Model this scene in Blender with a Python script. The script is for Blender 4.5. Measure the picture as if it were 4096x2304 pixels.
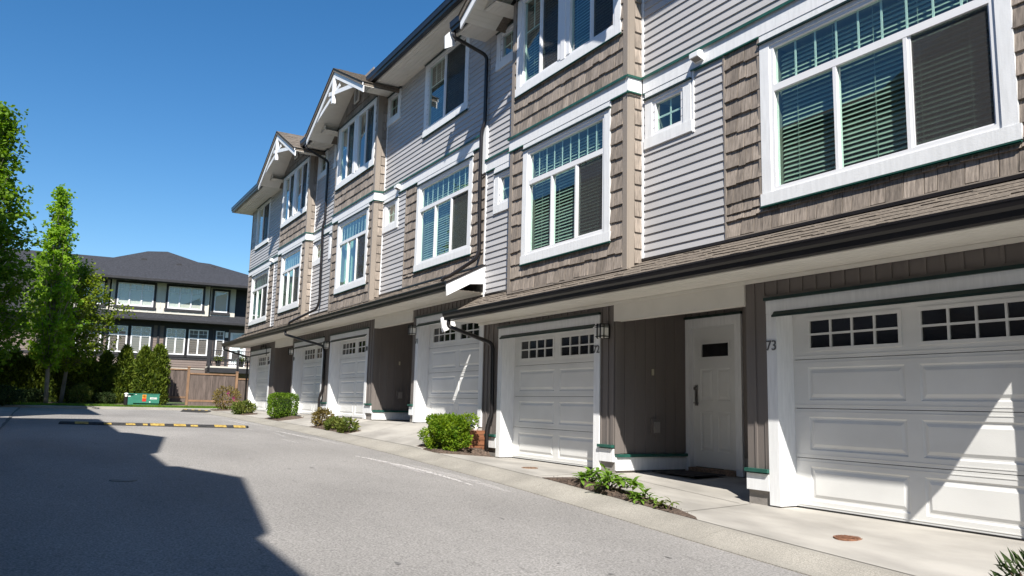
import bpy, math, random
from mathutils import Vector, Matrix
random.seed(7)
R_ = math.radians
scene = bpy.context.scene
for o in list(bpy.data.objects): bpy.data.objects.remove(o)
COL = scene.collection

# ---------------------------------------------------------------- camera
def camera():
    yaw, pitch, roll = R_(59.9727), R_(8.3179), R_(1.4016)
    F = Vector((-math.sin(yaw)*math.cos(pitch), math.cos(yaw)*math.cos(pitch), math.sin(pitch)))
    Rt = Vector((math.cos(yaw), math.sin(yaw), 0)); U = Rt.cross(F)
    c, s = math.cos(roll), math.sin(roll)
    R2 = c*Rt + s*U; U2 = -s*Rt + c*U
    cam = bpy.data.cameras.new('camera'); ob = bpy.data.objects.new('camera', cam); COL.objects.link(ob)
    m = Matrix((R2, U2, -F)).transposed().to_4x4(); m.translation = Vector((6.2305, -7.3251, 1.0203))
    ob.matrix_world = m
    cam.sensor_fit = 'HORIZONTAL'; cam.sensor_width = 36.0; cam.lens = 36*3212.5/4096
    cam.clip_start = .05; cam.clip_end = 3000
    scene.camera = ob
camera()
# ---------------------------------------------------------------- sky and sun
SUN = Vector((1.93, -1.0, 2.2)).normalized()
w = bpy.data.worlds.new('World'); scene.world = w; w.use_nodes = True
nt = w.node_tree; nt.nodes.clear()
sky = nt.nodes.new('ShaderNodeTexSky'); sky.sky_type = 'NISHITA'; sky.sun_disc = False
sky.sun_elevation = math.asin(SUN.z); sky.sun_rotation = math.atan2(SUN.x, SUN.y)
sky.air_density = 1.0; sky.dust_density = 0.15; sky.ozone_density = 3.0; sky.altitude = 50
bg = nt.nodes.new('ShaderNodeBackground'); bg.inputs['Strength'].default_value = 0.080
wo = nt.nodes.new('ShaderNodeOutputWorld')
hsv = nt.nodes.new('ShaderNodeHueSaturation'); hsv.inputs['Saturation'].default_value = 1.30
nt.links.new(sky.outputs[0], hsv.inputs['Color']); nt.links.new(hsv.outputs[0], bg.inputs['Color']); nt.links.new(bg.outputs[0], wo.inputs['Surface'])
sl = bpy.data.lights.new('sun', 'SUN'); sl.energy = 5.0; sl.angle = R_(0.53); sl.color = (1.0, .955, .88)
so = bpy.data.objects.new('sun', sl); COL.objects.link(so); so.rotation_mode = 'QUATERNION'
so.rotation_quaternion = SUN.to_track_quat('Z', 'Y'); so.location = SUN*60
scene.view_settings.view_transform = 'Standard'; scene.view_settings.look = 'None'
scene.view_settings.exposure = 0.82; scene.view_settings.gamma = 1.0; scene.view_settings.use_curve_mapping = False
scene.render.engine = 'CYCLES'
scene.cycles.transparent_max_bounces = 24; scene.cycles.max_bounces = 8

# ---------------------------------------------------------------- mesh builder
class MB:
    def __init__(s): s.v = []; s.f = []; s.m = []; s.cm = 0
    def mat(s, i): s.cm = i; return s
    def vert(s, *p): s.v.append(tuple(p)); return len(s.v)-1
    def face(s, pts):
        n = len(s.v); s.v += [tuple(p) for p in pts]; s.f.append(tuple(range(n, n+len(pts)))); s.m.append(s.cm)
        return s
    def box(s, x0, x1, y0, y1, z0, z1):
        if x0 > x1: x0, x1 = x1, x0
        if y0 > y1: y0, y1 = y1, y0
        if z0 > z1: z0, z1 = z1, z0
        n = len(s.v)
        s.v += [(x0,y0,z0),(x1,y0,z0),(x1,y1,z0),(x0,y1,z0),(x0,y0,z1),(x1,y0,z1),(x1,y1,z1),(x0,y1,z1)]
        for q in ((0,3,2,1),(4,5,6,7),(0,1,5,4),(1,2,6,5),(2,3,7,6),(3,0,4,7)):
            s.f.append(tuple(n+i for i in q)); s.m.append(s.cm)
        return s
    def prism(s, poly, axis, a0, a1):
        """poly: 2D points; axis 'x' -> (y,z), 'y' -> (x,z), 'z' -> (x,y)"""
        def P(p, a):
            return (a,p[0],p[1]) if axis=='x' else (p[0],a,p[1]) if axis=='y' else (p[0],p[1],a)
        n = len(s.v); k = len(poly)
        s.v += [P(p,a0) for p in poly] + [P(p,a1) for p in poly]
        s.f.append(tuple(n+i for i in range(k))); s.f.append(tuple(n+k+i for i in reversed(range(k)))); s.m += [s.cm]*2
        for i in range(k):
            j = (i+1) % k; s.f.append((n+j, n+i, n+k+i, n+k+j)); s.m.append(s.cm)
        return s
    def tube(s, path, r, n=8, cap=True):
        path = [Vector(p) for p in path]; rs = r if isinstance(r, (list, tuple)) else [r]*len(path)
        base = len(s.v); prev = None
        for i, p in enumerate(path):
            d = (path[min(i+1,len(path)-1)] - path[max(i-1,0)]).normalized()
            if prev is None:
                a = Vector((0,0,1)) if abs(d.z) < .9 else Vector((1,0,0)); u = d.cross(a).normalized()
            else: u = (prev - d*prev.dot(d)).normalized()
            prev = u; vv = d.cross(u)
            for k in range(n):
                t = 2*math.pi*k/n; q = p + (u*math.cos(t)+vv*math.sin(t))*rs[i]; s.v.append(tuple(q))
        for i in range(len(path)-1):
            for k in range(n):
                a = base+i*n+k; b = base+i*n+(k+1)%n
                s.f.append((a,b,b+n,a+n)); s.m.append(s.cm)
        if cap:
            s.f.append(tuple(base+k for k in reversed(range(n)))); s.f.append(tuple(base+(len(path)-1)*n+k for k in range(n))); s.m += [s.cm]*2
        return s
    def rot(s, ang, c=(0,0)):
        ca, sa = math.cos(ang), math.sin(ang)
        s.v = [(c[0]+(x-c[0])*ca-(y-c[1])*sa, c[1]+(x-c[0])*sa+(y-c[1])*ca, z) for x,y,z in s.v]; return s
    def move(s, dx, dy, dz): s.v = [(x+dx,y+dy,z+dz) for x,y,z in s.v]; return s
    def mesh(s, name, mats, origin=(0,0,0), smooth=False):
        me = bpy.data.meshes.new(name)
        ox,oy,oz = origin
        me.from_pydata([(x-ox,y-oy,z-oz) for x,y,z in s.v], [], s.f)
        for m_ in (mats if isinstance(mats,(list,tuple)) else [mats]): me.materials.append(m_)
        if any(s.m): me.polygons.foreach_set('material_index', s.m)
        if smooth: me.polygons.foreach_set('use_smooth', [True]*len(me.polygons))
        me.update(); return me

WO = {}      # world origin of every object by name
def tag(o, label=None, cat=None, group=None, kind=None):
    if label: o['label'] = label
    if cat: o['category'] = cat
    if group: o['group'] = group
    if kind: o['kind'] = kind
    return o
def thing(name, loc, label, cat, group=None):
    o = bpy.data.objects.new(name, None); COL.objects.link(o); o.location = loc; o.empty_display_size = .2
    WO[o.name] = Vector(loc); return tag(o, label, cat, group)
def obj(name, mb, mats, parent=None, smooth=False, kind=None, base=False):
    xs = [v[0] for v in mb.v]; ys = [v[1] for v in mb.v]; zs = [v[2] for v in mb.v]
    org = Vector(((min(xs)+max(xs))/2, (min(ys)+max(ys))/2, min(zs) if base or parent is None else (min(zs)+max(zs))/2))
    me = mb.mesh(name, mats, org, smooth)
    o = bpy.data.objects.new(name, me); COL.objects.link(o); WO[o.name] = org
    if parent is not None: o.parent = parent; o.location = org - WO[parent.name]
    else: o.location = org
    if kind: o['kind'] = kind
    return o
def inst(name, me, parent, loc, scale=(1,1,1), rotz=0.0):
    o = bpy.data.objects.new(name, me); COL.objects.link(o)
    loc = Vector(loc); WO[o.name] = loc; o.scale = scale
    if rotz: o.rotation_euler = (0,0,rotz)
    if parent is not None: o.parent = parent; o.location = loc - WO[parent.name]
    else: o.location = loc
    return o
def struct(name, mb, mats, smooth=False): 
    return obj(name, mb, mats, None, smooth, 'structure')

# ---------------------------------------------------------------- materials
def mat(name, col, rough=.6, var=.06, scale=(6,6,6), bump=0.0, bscale=40, spec=.4, rnd=0.0, detail=4, metal=0.0, col2=None, lo=.35, hi=.65):
    m = bpy.data.materials.new(name); m.use_nodes = True; n = m.node_tree.nodes; L = m.node_tree.links
    b = n['Principled BSDF']; b.inputs['Roughness'].default_value = rough; b.inputs['Specular IOR Level'].default_value = spec
    b.inputs['Metallic'].default_value = metal
    tc = n.new('ShaderNodeNewGeometry'); mp = n.new('ShaderNodeMapping'); mp.inputs['Scale'].default_value = scale
    L.new(tc.outputs['Position'], mp.inputs['Vector'])
    no = n.new('ShaderNodeTexNoise'); no.inputs['Scale'].default_value = 1; no.inputs['Detail'].default_value = detail
    L.new(mp.outputs[0], no.inputs['Vector'])
    mx = n.new('ShaderNodeMix'); mx.data_type = 'RGBA'
    c2 = col2 or tuple(min(1, c*(1+var)) for c in col); c1 = tuple(c*(1-var) for c in col)
    mx.inputs[6].default_value = (*c1,1); mx.inputs[7].default_value = (*c2,1)
    mr = n.new('ShaderNodeMapRange'); mr.inputs[1].default_value = lo; mr.inputs[2].default_value = hi
    L.new(no.outputs['Fac'], mr.inputs[0]); L.new(mr.outputs[0], mx.inputs[0])
    out = mx.outputs[2]
    if rnd:
        oi = n.new('ShaderNodeObjectInfo'); m2 = n.new('ShaderNodeMapRange'); m2.inputs[3].default_value = 1-rnd; m2.inputs[4].default_value = 1+rnd
        L.new(oi.outputs['Random'], m2.inputs[0])
        hs = n.new('ShaderNodeHueSaturation'); L.new(m2.outputs[0], hs.inputs['Value']); L.new(out, hs.inputs['Color']); out = hs.outputs[0]
    L.new(out, b.inputs['Base Color'])
    if bump:
        n2 = n.new('ShaderNodeTexNoise'); n2.inputs['Scale'].default_value = bscale; n2.inputs['Detail'].default_value = 6
        L.new(mp.outputs[0] if bscale < 0 else tc.outputs['Position'], n2.inputs['Vector'])
        bp = n.new('ShaderNodeBump'); bp.inputs['Strength'].default_value = bump; bp.inputs['Distance'].default_value = .01
        L.new(n2.outputs['Fac'], bp.inputs['Height']); L.new(bp.outputs[0], b.inputs['Normal'])
    return m
def nodes(m): return m.node_tree.nodes, m.node_tree.links, m.node_tree.nodes['Principled BSDF']
def leafmat(name, c1, c2, trans=.35, rough=.55, scale=3.0):
    m = bpy.data.materials.new(name); m.use_nodes = True; n = m.node_tree.nodes; L = m.node_tree.links
    b = n['Principled BSDF']; b.inputs['Roughness'].default_value = rough; b.inputs['Specular IOR Level'].default_value = .12
    g = n.new('ShaderNodeNewGeometry'); no = n.new('ShaderNodeTexNoise'); no.inputs['Scale'].default_value = scale; no.inputs['Detail'].default_value = 3
    L.new(g.outputs['Position'], no.inputs['Vector'])
    mx = n.new('ShaderNodeMix'); mx.data_type = 'RGBA'; mx.inputs[6].default_value = (*c1,1); mx.inputs[7].default_value = (*c2,1)
    ad = n.new('ShaderNodeMath'); ad.operation = 'ADD'; mu = n.new('ShaderNodeMath'); mu.operation = 'MULTIPLY'; mu.inputs[1].default_value = .5
    L.new(g.outputs['Random Per Island'], mu.inputs[0]); L.new(mu.outputs[0], ad.inputs[0])
    mr = n.new('ShaderNodeMapRange'); mr.inputs[1].default_value = .4; mr.inputs[2].default_value = .62; mr.inputs[3].default_value = 0; mr.inputs[4].default_value = .5
    L.new(no.outputs['Fac'], mr.inputs[0]); L.new(mr.outputs[0], ad.inputs[1]); L.new(ad.outputs[0], mx.inputs[0])
    L.new(mx.outputs[2], b.inputs['Base Color'])
    t = n.new('ShaderNodeBsdfTranslucent'); hs = n.new('ShaderNodeHueSaturation'); hs.inputs['Value'].default_value = 1.5; hs.inputs['Saturation'].default_value = 1.1
    L.new(mx.outputs[2], hs.inputs['Color']); L.new(hs.outputs[0], t.inputs['Color'])
    ms = n.new('ShaderNodeMixShader'); ms.inputs[0].default_value = trans
    L.new(b.outputs[0], ms.inputs[1]); L.new(t.outputs[0], ms.inputs[2]); L.new(ms.outputs[0], n['Material Output'].inputs['Surface'])
    return m
def glassmat(name, tint, gain=1.0, rough=.01):
    m = bpy.data.materials.new(name); m.use_nodes = True; n = m.node_tree.nodes; L = m.node_tree.links
    n.remove(n['Principled BSDF'])
    tr = n.new('ShaderNodeBsdfTransparent'); tr.inputs['Color'].default_value = (*tint,1)
    gl = n.new('ShaderNodeBsdfGlossy'); gl.inputs['Roughness'].default_value = rough; gl.inputs['Color'].default_value = (1,1,1,1)
    fr = n.new('ShaderNodeFresnel'); fr.inputs['IOR'].default_value = 1.55
    mu = n.new('ShaderNodeMath'); mu.operation = 'MULTIPLY_ADD'; mu.use_clamp = True; mu.inputs[1].default_value = 1.6*gain; mu.inputs[2].default_value = .03
    L.new(fr.outputs[0], mu.inputs[0])
    ge = n.new('ShaderNodeNewGeometry'); iv = n.new('ShaderNodeMath'); iv.operation = 'SUBTRACT'; iv.inputs[0].default_value = 1.0; L.new(ge.outputs['Backfacing'], iv.inputs[1])
    pm = n.new('ShaderNodeMath'); pm.operation = 'MULTIPLY'; L.new(mu.outputs[0], pm.inputs[0]); L.new(iv.outputs[0], pm.inputs[1])
    ms = n.new('ShaderNodeMixShader'); L.new(pm.outputs[0], ms.inputs[0]); L.new(tr.outputs[0], ms.inputs[1]); L.new(gl.outputs[0], ms.inputs[2])
    L.new(ms.outputs[0], n['Material Output'].inputs['Surface']); return m
def screenmat():
    m = bpy.data.materials.new('insect_screen'); m.use_nodes = True; n = m.node_tree.nodes; L = m.node_tree.links
    b = n['Principled BSDF']; b.inputs['Base Color'].default_value = (.05,.048,.048,1); b.inputs['Roughness'].default_value = .8
    tr = n.new('ShaderNodeBsdfTransparent'); ms = n.new('ShaderNodeMixShader'); ms.inputs[0].default_value = .42
    L.new(tr.outputs[0], ms.inputs[1]); L.new(b.outputs[0], ms.inputs[2]); L.new(ms.outputs[0], n['Material Output'].inputs['Surface']); return m
def shinglemat(name, col, rnd=.13, fx=48):
    """wood-grain shingle: streaks run down the piece"""
    m = mat(name, col, .75, .0, (1,1,1), 0, rnd=rnd); n, L, b = nodes(m)
    g = n.new('ShaderNodeNewGeometry'); mp = n.new('ShaderNodeMapping'); mp.inputs['Scale'].default_value = (fx, fx, 1.8)
    oi = n.new('ShaderNodeObjectInfo'); ad = n.new('ShaderNodeVectorMath'); ad.operation = 'ADD'
    mul = n.new('ShaderNodeMath'); mul.operation = 'MULTIPLY'; mul.inputs[1].default_value = 37.0; L.new(oi.outputs['Random'], mul.inputs[0])
    L.new(g.outputs['Position'], ad.inputs[0]); L.new(mul.outputs[0], ad.inputs[1]); L.new(ad.outputs[0], mp.inputs['Vector'])
    no = n.new('ShaderNodeTexNoise'); no.inputs['Scale'].default_value = 1; no.inputs['Detail'].default_value = 5; no.inputs['Roughness'].default_value = .65
    L.new(mp.outputs[0], no.inputs['Vector'])
    mr = n.new('ShaderNodeMapRange'); mr.inputs[1].default_value = .3; mr.inputs[2].default_value = .7; mr.inputs[3].default_value = .5; mr.inputs[4].default_value = 1.46
    L.new(no.outputs['Fac'], mr.inputs[0])
    src = b.inputs['Base Color'].links[0].from_socket
    hs = n.new('ShaderNodeHueSaturation'); L.new(src, hs.inputs['Color']); L.new(mr.outputs[0], hs.inputs['Value']); L.new(hs.outputs[0], b.inputs['Base Color'])
    bp = n.new('ShaderNodeBump'); bp.inputs['Strength'].default_value = .5; bp.inputs['Distance'].default_value = .004
    L.new(no.outputs['Fac'], bp.inputs['Height']); L.new(bp.outputs[0], b.inputs['Normal'])
    return m

M = {}
M['lap'] = mat('lap_siding', (.45,.44,.44), .5, .04, (1.2,1.2,6), .08, 120, rnd=.055)
M['shingle'] = shinglemat('shake_siding', (.262,.220,.184), .25)
M['taupe'] = mat('taupe_trim', (.272,.232,.195), .5, .03, (3,3,1), .05, 90)
M['white'] = mat('white_trim', (.77,.775,.78), .5, .05, (30,30,4), .12, 70, spec=.3)
M['vinyl'] = mat('white_vinyl', (.78,.78,.79), .35, .02, (3,3,3))
M['green'] = mat('green_flashing', (.018,.085,.066), .45, .15, (8,8,8))
M['darkgreen'] = mat('dark_green_drip', (.012,.03,.026), .4, .2, (8,8,8))
M['batten'] = mat('batten_siding', (.158,.138,.127), .6, .04, (4,4,1), .08, 80, rnd=.04)
M['gutter'] = mat('dark_gutter', (.015,.013,.0135), .32, .2, (3,3,3), spec=.5)
M['soffit'] = mat('soffit', (.72,.69,.63), .55, .03, (3,3,3), .03)
M['door'] = mat('garage_door', (.69,.69,.675), .45, .05, (1.3,1.3,2.2), .16, 160, spec=.35)
M['pane_dark'] = mat('garage_pane', (.012,.012,.014), .08, .2, (2,2,2), spec=.6)
M['roof'] = mat('asphalt_shingle', (.165,.138,.112), .9, .28, (30,30,30), .6, 220, rnd=.12, detail=6)
M['concrete'] = mat('concrete', (.335,.316,.286), .85, .20, (.9,2.2,1), .22, 130, detail=8)
M['footing'] = mat('footing_concrete', (.26,.24,.22), .9, .25, (4,4,4), .4, 60, detail=8)
M['glass'] = glassmat('window_glass', (.865,.965,.915))
M['screen'] = screenmat()
M['slat'] = mat('blind_slat', (.43,.46,.43), .5, .03, (2,2,2))
M['shade'] = mat('roller_blind', (.46,.44,.41), .8, .04)
M['room'] = mat('room', (.16,.15,.14), .9, .2, (1,1,1))
M['curtain'] = mat('curtain', (.40,.52,.44), .8, .15, (4,4,1))
M['curtainw'] = mat('curtain_white', (.62,.64,.62), .8, .1, (4,4,1))
M['black'] = mat('black_metal', (.012,.012,.013), .4, .2)
M['lampglass'] = mat('lamp_glass', (.85,.83,.78), .3, .03)
M['number'] = mat('number_metal', (.10,.10,.105), .45, .3, (40,40,40), spec=.5)
M['steel'] = mat('brushed_steel', (.35,.34,.33), .3, .1, (9,9,9), metal=1.0)
# ---------------------------------------------------------------- ground heights
def interp(x, xs, zs):
    if x <= xs[0]: return zs[0]
    for i in range(1, len(xs)):
        if x <= xs[i]:
            t = (x-xs[i-1])/(xs[i]-xs[i-1]); return zs[i-1]+(zs[i]-zs[i-1])*t
    return zs[-1]
def zr(x): return interp(x, [-60,-40,-30,-25,-20.9,-17.6,-12.7,-9.3,-6.7,-3.3,-2,.1,1.7,6,12,30], [.62,.55,.49,.455,.42,.375,.29,.215,.145,.02,-.04,-.15,-.225,-.42,-.68,-1.3])
def zb(x): return interp(x, [-60,-28,-20,-14.5,-10.7,-7.3,-6.3,-2.7,-.2,1.3,2,6,12,30], [.62,.56,.47,.385,.315,.25,.20,.07,-.07,-.14,-.17,-.35,-.62,-1.2])
YB, YE, YL = -1.50, -2.05, -7.95     # back of kerb, kerb/road edge, far road edge
def sheet(xs, ys, zf):
    mb = MB(); nx, ny = len(xs), len(ys)
    for x in xs:
        for y in ys: mb.v.append((x, y, zf(x, y)))
    for i in range(nx-1):
        for j in range(ny-1):
            a = i*ny+j; mb.f.append((a, a+ny, a+ny+1, a+1)); mb.m.append(0)
    return mb
def lin(a, b, n): return [a+(b-a)*i/n for i in range(n+1)]

def asphaltmat():
    m = mat('asphalt', (.245,.233,.221), .92, .17, (.22,.5,.3), 0, detail=9, lo=.3, hi=.7); n, L, b = nodes(m)
    g = n.new('ShaderNodeNewGeometry')
    no = n.new('ShaderNodeTexNoise'); no.inputs['Scale'].default_value = 55; no.inputs['Detail'].default_value = 5; no.inputs['Roughness'].default_value = .7
    L.new(g.outputs['Position'], no.inputs['Vector'])
    mr = n.new('ShaderNodeMapRange'); mr.inputs[1].default_value = .3; mr.inputs[2].default_value = .7; mr.inputs[3].default_value = .45; mr.inputs[4].default_value = 1.55
    L.new(no.outputs['Fac'], mr.inputs[0])
    # dark oily patches stretched along the lane
    mp = n.new('ShaderNodeMapping'); mp.inputs['Scale'].default_value = (1.1, 4.5, 1); L.new(g.outputs['Position'], mp.inputs['Vector'])
    n3 = n.new('ShaderNodeTexNoise'); n3.inputs['Scale'].default_value = 1.6; n3.inputs['Detail'].default_value = 3; L.new(mp.outputs[0], n3.inputs['Vector'])
    m3 = n.new('ShaderNodeMapRange'); m3.inputs[1].default_value = .66; m3.inputs[2].default_value = .74; m3.inputs[3].default_value = 1.0; m3.inputs[4].default_value = .84
    L.new(n3.outputs['Fac'], m3.inputs[0])
    mm = n.new('ShaderNodeMath'); mm.operation = 'MULTIPLY'; L.new(mr.outputs[0], mm.inputs[0]); L.new(m3.outputs[0], mm.inputs[1])
    src = b.inputs['Base Color'].links[0].from_socket
    hs = n.new('ShaderNodeHueSaturation'); L.new(src, hs.inputs['Color']); L.new(mm.outputs[0], hs.inputs['Value']); L.new(hs.outputs[0], b.inputs['Base Color'])
    bp = n.new('ShaderNodeBump'); bp.inputs['Strength'].default_value = .8; bp.inputs['Distance'].default_value = .008
    L.new(no.outputs['Fac'], bp.inputs['Height']); L.new(bp.outputs[0], b.inputs['Normal'])
    return m
def kerbmat():
    m = mat('exposed_aggregate', (.285,.266,.232), .9, .12, (1.5,1.5,1.5), 0, detail=6); n, L, b = nodes(m)
    g = n.new('ShaderNodeNewGeometry'); vo = n.new('ShaderNodeTexNoise'); vo.inputs['Scale'].default_value = 90; vo.inputs['Detail'].default_value = 3
    L.new(g.outputs['Position'], vo.inputs['Vector'])
    mr = n.new('ShaderNodeMapRange'); mr.inputs[1].default_value = .3; mr.inputs[2].default_value = .68; mr.inputs[3].default_value = .66; mr.inputs[4].default_value = 1.25
    L.new(vo.outputs['Fac'], mr.inputs[0])
    src = b.inputs['Base Color'].links[0].from_socket
    hs = n.new('ShaderNodeHueSaturation'); L.new(src, hs.inputs['Color']); L.new(mr.outputs[0], hs.inputs['Value']); L.new(hs.outputs[0], b.inputs['Base Color'])
    bp = n.new('ShaderNodeBump'); bp.inputs['Strength'].default_value = .5; bp.inputs['Distance'].default_value = .006
    L.new(vo.outputs['Fac'], bp.inputs['Height']); L.new(bp.outputs[0], b.inputs['Normal'])
    return m
M['asphalt'] = asphaltmat(); M['kerb'] = kerbmat()
M['soil'] = mat('bark_mulch', (.095,.068,.052), .95, .5, (30,30,30), 1.0, 90, detail=6)
M['earth'] = mat('bare_earth', (.17,.13,.10), .95, .3, (3,3,3), .8, 40, detail=8)
M['lawn_soil'] = mat('lawn_soil', (.06,.085,.025), .95, .4, (2,2,2), .6, 30)
M['joint'] = mat('joint_dark', (.13,.12,.105), .95, .2)

xs = [-900,-300,-120,-60]+lin(-40,14,54)+[30,60,200,900]; ys = [-900,-300,-100,-40,-20,-12,-9,-8.2,-2,0,12,40,100,300,900]
struct('ground', sheet(xs, ys, lambda x, y: min(zr(x), zb(x))-.09), M['lawn_soil'])
road = struct('road', sheet(lin(-29.6,16,90), [YL]+lin(-7.5,-2.5,10)+[YE+.02], lambda x, y: zr(x)), M['asphalt'])
# faint tyre scuffs and chalk lines on the asphalt by the kerb
def scuffmat(name, a):
    m = bpy.data.materials.new(name); m.use_nodes = True; n = m.node_tree.nodes; L = m.node_tree.links; b = n['Principled BSDF']
    b.inputs['Base Color'].default_value = (.62,.59,.57,1); b.inputs['Roughness'].default_value = .9
    g = n.new('ShaderNodeNewGeometry'); no = n.new('ShaderNodeTexNoise'); no.inputs['Scale'].default_value = 22; no.inputs['Detail'].default_value = 5
    L.new(g.outputs['Position'], no.inputs['Vector']); mr = n.new('ShaderNodeMapRange'); mr.inputs[1].default_value = .36; mr.inputs[2].default_value = .58; mr.inputs[3].default_value = 0; mr.inputs[4].default_value = a
    L.new(no.outputs['Fac'], mr.inputs[0]); L.new(mr.outputs[0], b.inputs['Alpha']); return m
M['scuff'] = scuffmat('white_scuff', .85); M['scuff2'] = scuffmat('pale_scuff', .42)
def strip(name, pts, wd, m, parent=road, lift=.005):
    mb = MB(); n = len(pts)
    for i, (x, y) in enumerate(pts):
        t = i/(n-1); ww = wd*(.25+.75*math.sin(math.pi*min(max(t,.03),.97)))
        mb.v += [(x-.2*ww, y-ww/2, zr(x)+lift), (x+.2*ww, y+ww/2, zr(x)+lift)]
    for i in range(n-1): mb.f.append((2*i, 2*i+2, 2*i+3, 2*i+1)); mb.m.append(0)
    return obj(name, mb, m, parent)
def curve2(a, b, bow, n=12):
    return [(a[0]+(b[0]-a[0])*t, a[1]+(b[1]-a[1])*t+bow*math.sin(math.pi*t)) for t in lin(0,1,n)]
for a, b, bow, wd, mm_ in (((-6.6,-2.80),(-3.0,-2.50),.13,.10,'scuff'), ((-6.3,-2.72),(-4.2,-2.62),.05,.16,'scuff2'), ((-5.3,-2.42),(-2.4,-2.3),.03,.18,'scuff2'), ((-13.6,-2.55),(-9.8,-2.45),.05,.06,'scuff'),
        ((-12.4,-2.7),(-10.6,-2.85),.02,.06,'scuff2'), ((-12.2,-2.4),(-8.6,-2.3),.02,.14,'scuff2'), ((-10.3,-3.05),(-9.2,-3.0),.0,.04,'scuff'),
        ((-19.5,-2.6),(-16.0,-2.5),.04,.08,'scuff'), ((-18.8,-2.35),(-15.0,-2.3),.03,.12,'scuff2'), ((-15.2,-3.0),(-13.2,-2.95),.0,.05,'scuff'),
        ((-25.5,-3.2),(-22.5,-2.6),.05,.14,'scuff2'), ((-23.5,-2.5),(-20.8,-2.4),.02,.2,'scuff2'), ((-26.2,-3.9),(-24.0,-3.6),.02,.12,'scuff2')):
    strip('scuff_mark', curve2(a, b, bow), wd, M[mm_])
# small tar spots and drips
M['tar'] = mat('tar_spot', (.155,.15,.146), .85, .25, (20,20,20))
rr = random.Random(4)
for q in range(34):
    x, y = rr.uniform(-13,3.5), rr.uniform(-7.6,-2.5); a, b2 = rr.uniform(.012,.06), rr.uniform(.008,.03); mb = MB(); n = 9
    pts = [(x+a*math.cos(t)*rr.uniform(.6,1.2), y+b2*math.sin(t)*rr.uniform(.6,1.2)) for t in lin(0,2*math.pi*(n-1)/n,n-1)]
    mb.face([(px,py,zr(px)+.004) for px, py in pts]); obj('tar_spot', mb, M['tar'], road)
mb = MB()
for xa in lin(-29.5,15,40)[:-1]:
    xb2 = xa+44.5/40; mb.face([(xa,YL-.03+.015*math.sin(xa*3),zr(xa)+.016),(xb2,YL-.03+.015*math.sin(xb2*3),zr(xb2)+.016),(xb2,YL+.03+.02*math.sin(xb2*5),zr(xb2)+.016),(xa,YL+.03+.02*math.sin(xa*5),zr(xa)+.016)])
obj('tar_seam', mb, mat('dark_seam', (.10,.098,.096), .9, .3, (9,9,9)), road)
# dark repair patch and drips in the shade
mb = MB(); mb.prism([(-4.25+.16*math.cos(t)*(1+.15*math.sin(3*t)), -6.40+.15*math.sin(t)) for t in lin(0,2*math.pi*19/20,19)], 'z', zr(-4.25)-.03, zr(-4.25)+.007)
obj('oil_stain', mb, mat('oil_stain', (.19,.183,.176), .8, .2, (6,6,6)), road)
# rolled kerb: gutter pan, sloped face, flat back; split in cast lengths with control joints
cuts = [-29.6]+[-27.0+3.05*i for i in range(14)]
def kerbprof(x):
    a, e = zb(x), zr(x)
    return [(YB+.01, a-.25), (YB+.01, a), (YB-.10, a+.002), (YB-.17, a-.008), (YB-.33, e+.022), (YB-.40, e+.010), (YE, e+.008), (YE, e-.25)]
kerb_root = None
for i in range(len(cuts)-1):
    xa, xb_ = cuts[i]+.005, cuts[i+1]-.005; mb = MB(); n = 8; st = lin(xa, xb_, 6)
    for x in st: mb.v += [(x, y, z) for y, z in kerbprof(x)]
    for k in range(len(st)-1):
        for j in range(n):
            a = k*n+j; b2 = k*n+(j+1)%n; mb.f.append((a, b2, b2+n, a+n)); mb.m.append(0)
    mb.f += [tuple(range(n)), tuple(reversed(range((len(st)-1)*n, len(st)*n)))]; mb.m += [0,0]
    if kerb_root is None: kerb_root = struct('kerb', mb, M['kerb'])
    else: obj('kerb_length', mb, M['kerb'], kerb_root)
# far side of the lane: gutter and apron in the shade
struct('far_gutter', sheet(lin(-29.6,16,60), [-9.6,-9.2,-8.8,-8.35,YL], lambda x, y: zr(x)+.012+max(0,-8.3-y)*.06), mat('old_concrete', (.26,.25,.24), .9, .12, (1,1,1), .3, 90))

# driveway and walk slabs: (x0, x1, wall height, y of the far end)
M['drive'] = M['concrete']
slabs = [(-.42,6.0,-.005,.06), (-3.12,-.44,.135,1.06), (-6.36,-3.14,.11,.06), (-10.36,-6.92,.595,.06), (-12.60,-10.38,.575,1.06), (-16.38,-12.62,.59,.06),
         (-20.3,-16.40,.59,.06), (-22.5,-20.32,.58,1.06), (-26.6,-22.52,.59,.06)]
def zslab(x, y):
    for x0, x1, zw, ye in slabs:
        if x0-.02 <= x <= x1+.02:
            zw = zw if x0 != -3.12 else .125-.125*max(0,min(1,(x+3.0)/2.5))*(1-max(0,min(1,(y+.3)/1.3)))
            if y >= -.3: return zw
            t = (y-YB)/(-.3-YB); z0 = zb(x)
            return z0+(zw-z0)*(t*.75+.25*t*t)
    return zb(x)
for x0, x1, zw, ye in slabs:
    ysl = lin(YB, -.3, 6)+([ye] if ye < .5 else lin(-.3, ye, 5)[1:])
    mb = sheet(lin(x0, x1, 8), ysl, zslab)
    # thickness skirt
    n = len(ysl)
    for i in (0, 8):
        for j in range(n-1):
            a = mb.v[i*n+j]; b2 = mb.v[i*n+j+1]; mb.face([a, b2, (b2[0],b2[1],b2[2]-.35), (a[0],a[1],a[2]-.35)])
    struct('driveway_slab', mb, M['concrete'])
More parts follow.
